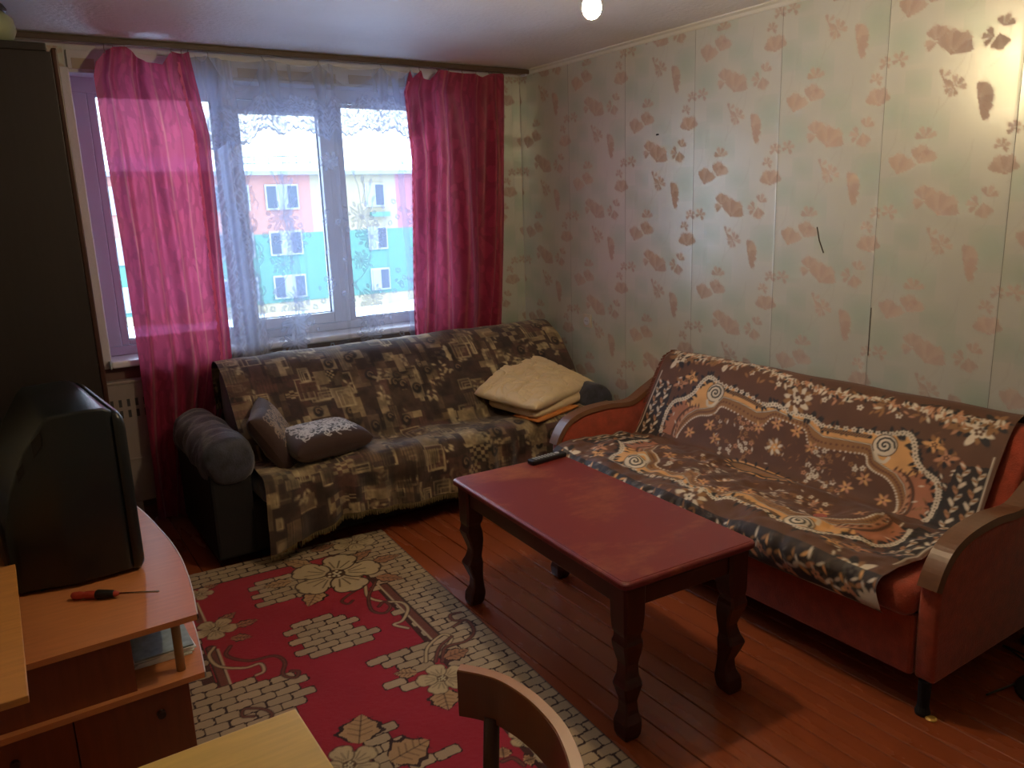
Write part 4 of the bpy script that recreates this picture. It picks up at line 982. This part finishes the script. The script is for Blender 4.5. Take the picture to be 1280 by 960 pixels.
def puffy(name, quad, thick, seed, m, par, **k):
    top, bot = slab(quad, thick, seed, **k); off = np.array(par.location)
    n = top.shape[0]; V = np.concatenate([top.reshape(-1, 3), bot.reshape(-1, 3)]) - off
    idx = np.arange(n * n).reshape(n, n); q = np.stack([idx[:-1, :-1], idx[:-1, 1:], idx[1:, 1:], idx[1:, :-1]], -1).reshape(-1, 4)
    me = bpy.data.meshes.new(name); me.from_pydata(V.tolist(), [], q.tolist() + (q[:, ::-1] + n * n).tolist()); 
    bm = bmesh.new(); bm.from_mesh(me); bmesh.ops.remove_doubles(bm, verts=bm.verts[:], dist=.0004); bpy.data.meshes.remove(me)
    return obj(name, bm, m, par, True)
puffy('lower_fold', [(-.70, -1.11, .478), (-.07, -.87, .478), (-.24, -.44, .60), (-.80, -.68, .495)], .075, 2, m_duv, dv, amp=.02)
puffy('upper_fold', [(-.72, -1.135, .528), (-.055, -.83, .528), (-.36, -.45, .725), (-.87, -.71, .565)], .085, 5, m_duv, dv, amp=.026, n=170, folds=[(-.18, .5, .018, .008), (-.03, .7, .016, .007), (.12, .6, .018, .008), (.05, 1.1, .014, .007), (-.28, .8, .016, .008), (.25, .4, .014, .007), (.2, .9, .015, .007), (-.10, .35, .014, .006), (.33, .75, .014, .007)])
oc = thing('orange_cloth', 'small orange cloth tucked under the cream duvet', 'cloth', (-.6, -1.05, .44))
puffy('cloth', [(-.70, -1.125, .447), (-.30, -.985, .447), (-.36, -.80, .450), (-.74, -.92, .450)], .03, 4, mat('orange_cotton', srgb(206, 132, 66), .8, bump=.3), oc, amp=.012, n=30)

# ------------------------------------------------------------ orange sofa along the right wall
m_orv = mat('orange_velour', srgb(158, 62, 36), .85, var=.30, vscale=26, bump=.5, bscale=160, sheen=.35)
m_arm = mat('armrest_wood', srgb(112, 74, 50), .38, var=.12, vscale=5, stretch=(2, 12, 12))
s2 = thing('sofa', 'orange-red velour sofa with curved wooden armrests along the papered wall', 'sofa', (-.5, -2.45, 0))
sq = lambda name, bm, m, smooth=False: sp(name, bm, m, s2, smooth)
sq('front_panel', box(-.87, -.15, -3.42, -1.555, .12, .33, .012), m_orv)
sq('seat', box(-.905, -.20, -3.42, -1.56, .32, .43, .045, 4), m_orv, True)
bp2 = [(-.40, .36), (-.37, .44), (-.20, .78), (-.165, .812), (-.11, .815), (-.075, .79), (-.07, .5), (-.10, .30), (-.35, .28)]
sq('backrest', prism(bp2, 'y', -3.42, -1.555, .018, 3), m_orv, True)
def arm_profile(scale_front=0):
    return [(-.05, .12), (-.86, .12), (-.872, .30), (-.868, .44), (-.84, .495), (-.79, .545), (-.70, .575), (-.55, .585), (-.38, .575), (-.26, .625), (-.16, .67), (-.05, .68)]
for y0, y1 in ((-3.492, -3.425), (-1.55, -1.483)):
    a_ = sq('armrest', prism(arm_profile(), 'y', y0, y1, .012, 2), m_orv, True)
    pr = arm_profile()[2:]; cv = curve([(x, z) for x, z in pr[1:-1]], 5); bm = bmesh.new(); last = None
    for i, q in enumerate(cv):
        d = cv[min(i + 1, len(cv) - 1)] - cv[max(i - 1, 0)]; d = d / np.linalg.norm(d); nn_ = np.array((-d[1], d[0]))
        if nn_[1] < 0 and i > 3: nn_ = -nn_
        if i <= 3: nn_ = np.array((-abs(nn_[0]), abs(nn_[1])))
        q0 = q + nn_ * .001; q1 = q + nn_ * .024
        vs = [bm.verts.new((q0[0], y0 - .004, q0[1])), bm.verts.new((q1[0], y0 + .002, q1[1])), bm.verts.new((q1[0], y1 - .002, q1[1])), bm.verts.new((q0[0], y1 + .004, q0[1]))]
        if last:
            for k in range(4): bm.faces.new((last[k], last[(k + 1) % 4], vs[(k + 1) % 4], vs[k]))
        else: bm.faces.new(vs)
        last = vs
    bm.faces.new(last[::-1]); tag(sq('arm_cap', bm, m_arm), 'bent brown wooden cap')
for x in (-.85, -.15):
    for y in (-3.46, -1.50): sq('foot', lathe([(.022, 0), (.024, .01), (.018, .03), (.02, .12)], (x, y, 0), 16), m_bl2)
sq('foot_cap', lathe([(.016, 0), (.018, .004), (.012, .008)], (-.856, -3.492, 0), 14), mat('brass_cap', srgb(200, 160, 80), .4, metal=.3))

# floral bedspread
BO_ = [(0, 0.334), (0.09, 0.319), (0.157, 0.366), (0.29, 0.334), (0.415, 0.312), (0.493, 0.265), (0.533, 0.33), (0.558, 0.449), (0.6, 0.528), (0.652, 0.576), (0.674, 0.665), (0.678, 0.76), (0.678, 0.858), (0.666, 0.911)]
BI_ = [(0, 0.37), (0.08, 0.362), (0.13, 0.419), (0.174, 0.457), (0.28, 0.436), (0.377, 0.424), (0.409, 0.537), (0.46, 0.576), (0.503, 0.601), (0.545, 0.671), (0.575, 0.777), (0.586, 0.88), (0.576, 0.924)]
BD_ = [(0, 0.419), (0.083, 0.44), (0.121, 0.549), (0.193, 0.56), (0.298, 0.533), (0.368, 0.52), (0.389, 0.59), (0.422, 0.631), (0.473, 0.656), (0.514, 0.716), (0.544, 0.809), (0.557, 0.892), (0.555, 0.929)]
B2_ = [(0.506, 0.601), (0.559, 0.594), (0.6, 0.528), (0.652, 0.576), (0.674, 0.665), (0.678, 0.76), (0.678, 0.858), (0.666, 0.911), (0.581, 0.923), (0.591, 0.856), (0.568, 0.732)]
BB_ = [(0.162, 0.394), (0.363, 0.362)]
BV_ = [(0.43, 0.403)]
BW_ = [(0.402, 0.474), (0.421, 0.528), (0.447, 0.537), (0.46, 0.495)]
BA_ = [(0.515, 0.583), (0.551, 0.608), (0.585, 0.697), (0.597, 0.832), (0.591, 0.92)]
BC_ = [(0.546, 0.601), (0.561, 0.541), (0.579, 0.545), (0.578, 0.583)]
BF_ = [(0.666, 0.104), (0.733, 0.13), (0.612, 0.068), (0.768, 0.043), (0.605, 0.305), (0.66, 0.386)]
BM_ = [(0.038, 0.677)]
BG_ = [(0.052, 0.474), (0.339, 0.826), (0.396, 0.716), (0.494, 0.838), (0.138, 0.576)]
BS_ = [(0.192, 0.634), (0.229, 0.604), (0.173, 0.76), (0.248, 0.845), (0.285, 0.903), (0.169, 0.839), (0.347, 0.656)]

def bedspread():
    res = .0040; Wd, Hh = 1.66, 1.36
    bwn = srgb(92, 54, 28); blk = srgb(24, 16, 16); org = srgb(214, 160, 98); org2 = srgb(170, 106, 72); wh = srgb(212, 198, 176); tan = srgb(146, 102, 58); mid = srgb(108, 66, 36); pk = srgb(188, 132, 96)
    p = Paint(Wd, Hh, res, bwn); cx = Wd / 2; r = random.Random(4)
    def fl(x, y, R, col=wh, c2=blk, n=5):
        a0 = r.random() * 3
        for k in range(n):
            a = a0 + k * 2 * math.pi / n; p.ell(x + math.cos(a) * R * .6, y + math.sin(a) * R * .6, R * .42, R * .34, a, col)
        p.ell(x, y, R * .22, R * .22, 0, c2)
    def lf(x, y, a, ln, col): p.ell(x + math.cos(a) * ln / 2, y + math.sin(a) * ln / 2, ln / 2, ln * .2, a, col)
    def sprig(x, y, a, ln, col, n=4):
        p.line([(x, y), (x + math.cos(a) * ln, y + math.sin(a) * ln)], .005, col)
        for k in range(n):
            t = (k + 1) / n * ln
            for sg in (-1, 1): lf(x + math.cos(a) * t, y + math.sin(a) * t, a + sg * .8, ln * .28, col)
    # t runs from the front hem (0) over the seat (.62) up the back to the top (1.2)
    for half, t0, t1 in ((1, 1.19, .66), (-1, .06, .62)):
        f = lambda q: (t0 + (t1 - t0) * q)          # q: 0 outer hem, 1 crease
        sc = abs(t1 - t0) / .53
        M_ = lambda pts: [(cx + x, f(q)) for x, q in pts]
        def both(pts):
            return [(cx + x, f(q)) for x, q in pts], [(cx - x, f(q)) for x, q in pts]
        outer = BO_
        inner = BI_
        dot = BD_
        for sg in (1, -1):
            p.poly([(cx + sg * x, f(q)) for x, q in outer + inner[::-1]], org)
            p.poly([(cx + sg * x, f(q)) for x, q in B2_], org2)
            p.poly([(cx + sg * x, f(q)) for x, q in inner + dot[::-1]], tan)
            p.line([(cx + sg * x, f(q)) for x, q in inner], .006, blk); p.line([(cx + sg * x, f(q)) for x, q in inner], .003, wh)
            q_ = curve([(cx + sg * x, f(q)) for x, q in dot], 9)
            for k_, c_ in enumerate(q_):
                if k_ % 2: p.ell(c_[0], c_[1], .0045, .0045, 0, wh)
            q_ = curve([(cx + sg * (x * .5 + y * .5), f((a + b) / 2)) for (x, a), (y, b) in zip(inner, dot)], 9)
            for c_ in q_[::2]: p.ell(c_[0], c_[1], .0055, .0055, 0, mid)
            # flower chain on the outer edge
            q_ = curve([(cx + sg * x, f(q)) for x, q in outer], 4)
            for k_, c_ in enumerate(q_):
                lf(c_[0], c_[1], r.random() * 6, .036, blk); lf(c_[0], c_[1], r.random() * 6, .036, blk)
            for k_, c_ in enumerate(q_):
                if k_ % 1 == 0: fl(c_[0], c_[1], .0125)
            # rope bar
            bar = [(cx + sg * x, f(q)) for x, q in BB_]; p.line(bar, .018, blk)
            for k_ in range(18):
                t = k_ / 18; x = bar[0][0] + (bar[1][0] - bar[0][0]) * t; y = bar[0][1] + (bar[1][1] - bar[0][1]) * t; p.line([(x - .004, y - .006), (x + .006, y + .006)], .005, tan)
            # volute
            vx, vy = cx + sg * BV_[0][0], f(BV_[0][1])
            p.ell(vx, vy, .050, .050 * sc, 0, blk); p.ell(vx, vy, .046, .046 * sc, 0, wh)
            sp_ = [(vx + sg * (.040 - .0019 * t) * math.cos(t * .62), vy + (.040 - .0019 * t) * sc * math.sin(t * .62)) for t in range(21)]
            p.line(sp_, .008, blk)
            p.line(curve([(cx + sg * x, f(q)) for x, q in BW_], 6), .014, wh)
            # acanthus scroll
            ac = curve([(cx + sg * x, f(q)) for x, q in BA_], 6)
            p.line(ac, .012, bwn); p.line(curve([(cx + sg * x, f(q)) for x, q in BC_], 5), .008, bwn)
            ac = [(a + -sg * .020, b) for a, b in ac]; p.line(ac, .014, pk); [lf(a_[0], a_[1], (1.2 if sg > 0 else 1.9), .022, bwn) for a_ in ac[::3]]
            # outer field clusters
            for (x, q), R, c_ in zip(BF_, (.030, .042, .026, .034, .026, .026), (tan, wh, wh, tan, org, pk)):
                X0, Y0 = cx + sg * x, f(q)
                for k_ in range(11): lf(X0, Y0, k_ * .57 + x * 9, R * (1.3 + .4 * (k_ % 2)), blk if k_ % 3 == 0 else (c_ if k_ % 3 == 1 else tan))
                fl(X0, Y0, R * .72, c_, bwn, 6); fl(X0, Y0, R * .45, bwn, c_, 5); p.ell(X0, Y0, R * .14, R * .14, 0, c_)
            for k_ in range(26):
                x, q = r.uniform(.60, .70), r.uniform(.10, .95); lf(cx + sg * x, f(q), r.random() * 6, .018, r.choice((tan, mid, wh)))
            for x in (.12, .28, .44): fl(cx + sg * x, f(.135), .014, wh)
            # leafy black bands at the ends
            xb0, xb1 = .705, .815
            p.poly([(cx + sg * xb0, f(.42)), (cx + sg * xb1, f(.38)), (cx + sg * xb1, f(1.0)), (cx + sg * (xb0 - .03), f(1.0))], blk, .92)
            for xx in (.732, .785):
                p.line([(cx + sg * xx, f(.42)), (cx + sg * xx, f(1.0))], .003, tan)
                for k_ in range(12):
                    y = f(.44 + k_ * .048)
                    lf(cx + sg * xx, y, (1.05 if k_ % 2 else 2.1), .034, wh if k_ % 4 else pk); lf(cx + sg * xx, y + .012, (.5 if k_ % 2 else 2.65), .022, tan if k_ % 3 else wh)
            p.line([(cx + sg * .81, f(.3)), (cx + sg * .82, f(1.0))], .005, wh)
        # central crest and inner flowers
        for k_ in range(14): lf(cx, f(.20), k_ * .45, .07, wh if k_ % 2 else tan)
        fl(cx, f(.20), .04, bwn, wh, 6); fl(cx, f(.20), .022, wh, blk)
        for k_ in range(12): lf(cx - .03, f(BM_[0][1]), k_ * .52, .042, wh if k_ % 2 else tan)
        fl(cx - .03, f(BM_[0][1]), .020, org, wh)
        for x, q in BG_:
            for X0 in (cx + x, cx - x):
                for k_ in range(6): lf(X0, f(q), k_ * 1.05 + q * 9, .030, org if k_ % 2 else pk)
                p.ell(X0, f(q), .005, .005, 0, bwn)
        for x, q in BS_:
            for X0 in (cx + x, cx - x):
                for dx_, dy_ in ((0, 0), (.03, .012), (-.026, .016), (.008, -.024)):
                    fl(X0 + dx_ + r.uniform(-.006, .006), f(q) + dy_, r.choice((.010, .012, .013)), r.choice((wh, wh, pk, tan)), bwn)
                    lf(X0 + dx_ * 1.4, f(q) + dy_ * 1.5, r.random() * 6, .020, r.choice((tan, wh, mid)))
        for k_ in range(80):
            x = r.uniform(-.36, .36); lf(cx + x, f(r.uniform(.56, .98)), r.random() * 6, .014, r.choice((wh, tan, mid, tan)))
        for k_ in range(110):
            sg = r.choice((-1, 1)); x = r.uniform(.02, .70); q = r.uniform(.05, .16); lf(cx + sg * x, f(q), r.random() * 6, r.choice((.022, .03)), r.choice((wh, tan, tan, pk)))
        # hem border
        for k_ in range(64):
            x = .03 + k_ * (Wd - .06) / 63; y = f(.045) + r.uniform(-.012, .012)
            fl(x, y, r.choice((.011, .014, .016)), r.choice((wh, pk, wh)), blk)
            lf(x, y, r.random() * 6, .030, wh); lf(x, y + r.uniform(-.02, .02), r.random() * 6, .026, blk); lf(x, y, r.random() * 6, .026, r.choice((tan, pk)))
        if half == -1:
            p.poly([(0, f(-.12)), (Wd, f(-.12)), (Wd, f(.17)), (0, f(.17))], blk, .9)
            for k_ in range(60):
                x = .02 + k_ * (Wd - .04) / 59; y = f(.03 + .035 * math.sin(k_ * .9)); a = .6 if k_ % 2 else -.6
                lf(x, y, a, .036, r.choice((wh, wh, org, pk))); lf(x, y, a + 2.4, .026, r.choice((wh, tan))); lf(x + .012, y + .03, a + 1.2, .026, r.choice((wh, org, tan)))
                if k_ % 4 == 0: fl(x, y, .016, pk, blk)
            p.line(curve([(0, f(-.07))] + [(x, f(-.055 + .02 * math.sin(x * 14))) for x in np.linspace(.1, Wd - .1, 14)] + [(Wd, f(-.05))], 4), .008, wh)
            for x in (.02, Wd - .02):
                for k_ in range(7): lf(x, f(-.02), k_ * .5 + .5, .06, wh)
    # oval of the crease
    p.ell(cx - .02, .655, .20, .055, 0, org); p.ell(cx - .02, .655, .18, .045, 0, blk); p.ell(cx - .02, .655, .165, .034, 0, tan)
    for k_ in range(20): a = k_ * .314; lf(cx - .02 + .175 * math.cos(a), .655 + .045 * math.sin(a), a, .03, blk)
    p.a *= (.86 + .25 * vnoise((p.ny, p.nx), 12, 4))[..., None]
    return p
p = bedspread()
path = [(-.908, .325), (-.945, .355), (-.935, .405), (-.90, .442), (-.80, .446), (-.60, .442), (-.44, .444), (-.385, .470), (-.33, .565), (-.25, .715), (-.195, .806), (-.150, .836), (-.105, .838), (-.07, .80), (-.062, .70)]
n_ = p.ny; pts, nr, ln = cloth_path(path, n_); print('bedspread path', ln, p.h)
s_ = np.linspace(0, ln, n_)[:, None]; ny_ = p.nx
v = np.linspace(0, 1, ny_)[None]
ystart = -1.60; ylen = 1.75
seat = sm(.05, .12, s_) * (1 - sm(.60, .68, s_))
Wn = .007 + (vnoise((n_, ny_), 42, 31) - .3) * .055 * seat + (vnoise((n_, ny_), 15, 32) - .4) * .022 * seat + (vnoise((n_, ny_), 7, 36) - .4) * .006 * seat + (vnoise((n_, ny_), 50, 33) - .5) * .012
sgn = 1 if (pts[n_ // 3] + nr[n_ // 3] * .01)[1] > pts[n_ // 3][1] else -1
fv = 1 - .055 * sm(.30, .55, v) * np.ones_like(s_)
Si = s_ * fv
px0 = np.interp(Si, s_[:, 0], pts[:, 0]); pz0 = np.interp(Si, s_[:, 0], pts[:, 1]); nx0 = np.interp(Si, s_[:, 0], nr[:, 0]); nz0 = np.interp(Si, s_[:, 0], nr[:, 1])
PXb = px0 + sgn * nx0 * Wn; PZb = pz0 + sgn * nz0 * Wn
PYb = ystart - v * ylen + .018 * np.sin(s_ * 9) * seat + (vnoise((n_, ny_), 50, 35) - .5) * .03 * seat
th2 = thing('sofa_throw', 'brown and orange floral bedspread spread over the orange velour sofa', 'throw', (-.5, -2.45, .43))
bs = p.a[::1]
grid('cloth', np.stack([PXb, PYb, PZb], -1) - np.array(th2.location), mat('bedspread_cloth', (1, 1, 1), .66, attr=True, bump=.25, bscale=300, sheen=.15), th2, bs)
bm = bmesh.new(); E_ = (np.stack([PXb, PYb, PZb], -1) - np.array(th2.location))[:, 0]
for i in range(int(n_ * .62), int(n_ * .97), 2):
    a = E_[i]; vs = [bm.verts.new(a), bm.verts.new(a + np.array((0, 0, .004))), bm.verts.new(a + np.array((-.003, .026, random.uniform(-.012, 0)))), bm.verts.new(a + np.array((-.003, .026, -.014)))]; bm.faces.new(vs)
tag(obj('fringe', bm, mat('fringe_brown', srgb(110, 60, 40), .8), th2), kind='stuff')

# ------------------------------------------------------------ socket
sk = thing('wall_socket', 'small white socket on the flowered wall above the sofa corner', 'socket', (-.003, -.711, .905))
obj('plate', box(-.014, .0, -.036, .036, -.042, .042, .004), mat('socket_white', srgb(200, 190, 178), .4), sk)
obj('insert', prism([(.026 * math.cos(q * math.pi / 12), .026 * math.sin(q * math.pi / 12)) for q in range(24)], 'x', -.019, -.014), m_white, sk)
for yy in (-.009, .009): obj('pin_hole', box(-.0195, -.018, yy - .003, yy + .003, -.003, .003), m_tvd, sk)

# ------------------------------------------------------------ near table and chair
m_yel = mat('yellow_oak_laminate', srgb(214, 178, 84), .4, var=.10, vscale=6, stretch=(1.5, 16, 16))
nt_ = thing('side_table', 'yellow oak laminate table in the foreground before the beech stand', 'table', (-3.1, -3.7, 0))
obj('tabletop', box(-.30, .31, -.42, .40, .712, .734, .004), m_yel, nt_)
for sx in (-.26, .27):
    for sy in (-.38, .35): obj('leg', box(sx - .02, sx + .02, sy - .02, sy + .02, .0155 if sx > 0 else 0, .712, .003), m_yel, nt_)
for a in ((-.26, .27, .34, .356), (-.26, .27, -.39, -.374), (-.27, -.254, -.38, .35), (.262, .278, -.38, .35)): obj('apron', box(*a, .64, .712, .002), m_yel, nt_)
m_chd = mat('spindle_dark', srgb(70, 36, 24), .4)
m_ch = mat('bentwood_brown', srgb(112, 58, 30), .36, var=.14, vscale=6, stretch=(8, 3, 2)); m_ch2 = mat('bentwood_edge', srgb(160, 102, 56), .4)
chx, chy = -2.66, -3.70
ch = thing('chair', 'brown bentwood chair with curved back rail in the foreground', 'chair', (chx, chy, 0))
arc = curve([(-2.512, -3.440), (-2.484, -3.478), (-2.462, -3.525), (-2.452, -3.60), (-2.458, -3.68), (-2.476, -3.74), (-2.505, -3.80), (-2.56, -3.87)], 6)
bm = bmesh.new(); bt = bmesh.new(); last = lt2 = None
for i, q in enumerate(arc):
    d = arc[min(i + 1, len(arc) - 1)] - arc[max(i - 1, 0)]; d /= np.linalg.norm(d); nn_ = np.array((-d[1], d[0]))
    if nn_[0] < 0: nn_ = -nn_
    z0, z1 = .69, .785; w0 = .0
    a0 = q - nn_ * (.010 + .004); a1 = q + nn_ * .010
    vs = [bm.verts.new((a0[0] - chx - nn_[0] * .0, a0[1] - chy, z0)), bm.verts.new((a1[0] - chx - .004, a1[1] - chy, z0)), bm.verts.new((a1[0] - chx, a1[1] - chy, z1)), bm.verts.new((a0[0] - chx, a0[1] - chy, z1))]
    v2 = [bt.verts.new((a0[0] - chx + .0005, a0[1] - chy, z1 + .0004)), bt.verts.new((a1[0] - chx - .0005, a1[1] - chy, z1 + .0004)), bt.verts.new((a1[0] - chx - .002, a1[1] - chy, z1 + .003)), bt.verts.new((a0[0] - chx + .002, a0[1] - chy, z1 + .003))]
    if last:
        for k in range(4):
            bm.faces.new((last[k], last[(k + 1) % 4], vs[(k + 1) % 4], vs[k])); bt.faces.new((lt2[k], lt2[(k + 1) % 4], v2[(k + 1) % 4], v2[k]))
    else: bm.faces.new(vs); bt.faces.new(v2)
    last, lt2 = vs, v2
bm.faces.new(last[::-1]); bt.faces.new(lt2[::-1])
obj('back_rail', bm, m_ch, ch); tag(obj('rail_top_edge', bt, m_ch2, ch), 'lighter top edge')  # thin strip along the rail top in a lighter brown
obj('seat', lathe([(.17, .43), (.20, .435), (.205, .45), (.19, .462), (.0, .458)], (-.03, .05, 0), 32), m_ch, ch, True)
for (qx, qy, bx, by) in ((-2.475, -3.50, -2.53, -3.52), (-2.468, -3.70, -2.52, -3.72)):
    obj('spindle', tube([(bx - chx, by - chy, .45), ((qx + bx) / 2 - chx + .008, (qy + by) / 2 - chy, .58), (qx - chx - .006, qy - chy, .70)], [.017, .016, .015], 10), m_chd, ch, True)
for (ax, ay, bx, by) in ((-.16, .17, -.20, .20), (-.16, -.08, -.20, -.12), (.10, .17, .15, .20), (.10, -.08, .15, -.12)):
    obj('leg', tube([(ax, ay, .44), (bx, by, .0155)], [.017, .013], 10), m_ch, ch, True)
obj('stretcher_ring', tube([(-.03 + .13 * math.cos(a * math.pi / 12), .05 + .13 * math.sin(a * math.pi / 12), .24) for a in range(25)], .008, 6), m_ch, ch, True)

# ------------------------------------------------------------ fan and cable by the right wall
fn = thing('electric_fan', 'black wire-guard fan partly in frame behind the near sofa arm', 'fan', (-.42, -3.72, 0))
m_fan = mat('fan_black', srgb(40, 36, 34), .4)
def ringp(R, y, seg=40): return [(R * math.cos(a * 2 * math.pi / seg), y, .42 + R * math.sin(a * 2 * math.pi / seg)) for a in range(seg + 1)]
obj('guard_ring', tube(ringp(.14, 0), .0032, 6), m_fan, fn, True)
obj('guard_ring', tube(ringp(.09, -.02), .0018, 6), m_fan, fn, True)
for k in range(18):
    a = k * math.pi / 9; obj('guard_wire', tube([(.03 * math.cos(a), -.03, .42 + .03 * math.sin(a)), (.10 * math.cos(a), -.02, .42 + .10 * math.sin(a)), (.14 * math.cos(a), 0, .42 + .14 * math.sin(a))], .0014, 4), m_fan, fn)
obj('hub_badge', prism([(.03 * math.cos(q * math.pi / 10), .42 + .03 * math.sin(q * math.pi / 10)) for q in range(20)], 'y', -.036, -.028), mat('badge_yellow', srgb(190, 150, 60), .5), fn)
for k in range(3):
    a = k * 2.094; bm = bmesh.new(); vs = []
    for t, w_, z_ in ((.03, .02, .0), (.08, .05, .012), (.12, .055, .018)):
        c, s_1 = math.cos(a), math.sin(a)
        vs.append([bm.verts.new((t * c - w_ * s_1 * .5, .004 - z_, .42 + t * s_1 + w_ * c * .5)), bm.verts.new((t * c + w_ * s_1 * .5, .004 + z_, .42 + t * s_1 - w_ * c * .5))])
    for i in range(2): bm.faces.new((vs[i][0], vs[i][1], vs[i + 1][1], vs[i + 1][0]))
    bmesh.ops.solidify(bm, geom=bm.faces[:], thickness=.003); obj('blade', bm, m_fan, fn)
obj('motor', box(-.04, .04, .02, .12, .38, .46, .02, 3), m_fan, fn); obj('stem', tube([(0, .06, .02), (0, .06, .39)], .012), m_fan, fn); obj('base', lathe([(.12, 0), (.12, .012), (.03, .03)], (0, .05, 0), 28), m_fan, fn)
cbl = curve([(-.28, -3.62, .009), (-.26, -3.52, .009), (-.25, -3.42, .009), (-.30, -3.52, .009), (-.42, -3.56, .009), (-.60, -3.535, .009)], 8)
tag(obj('cable', tube([tuple(q) for q in cbl], .0035, 6), m_fan), 'thin black cable looping on the floor beneath the near sofa arm', 'cable')

# ------------------------------------------------------------ ceiling lamp
BX, BY, BZ = -1.468, -2.575, 2.232
lp = thing('ceiling_lamp', 'bare glowing bulb hanging from the ceiling above the coffee table', 'lamp', (BX, BY, BZ))
gl = bpy.data.materials.new('glowing_bulb'); gl.use_nodes = True; e = gl.node_tree.nodes['Principled BSDF']; e.inputs['Emission Color'].default_value = (1, .76, .45, 1); e.inputs['Emission Strength'].default_value = BULB; e.inputs['Base Color'].default_value = (1, 1, 1, 1)
obj('bulb', lathe([(.002, -.034), (.014, -.031), (.025, -.020), (.030, -.004), (.028, .012), (.020, .030), (.014, .045)], seg=24), gl, lp, True)
obj('socket', lathe([(.016, .043), (.020, .05), (.020, .085), (.008, .10)], seg=20), m_tvd, lp, True)
obj('cord', tube([(0, 0, .10), (0, 0, .25)], .003, 6), m_tvd, lp)
obj('ceiling_hook_cap', lathe([(.035, .245), (.03, .262), (.01, .266)], seg=20), m_white, lp)
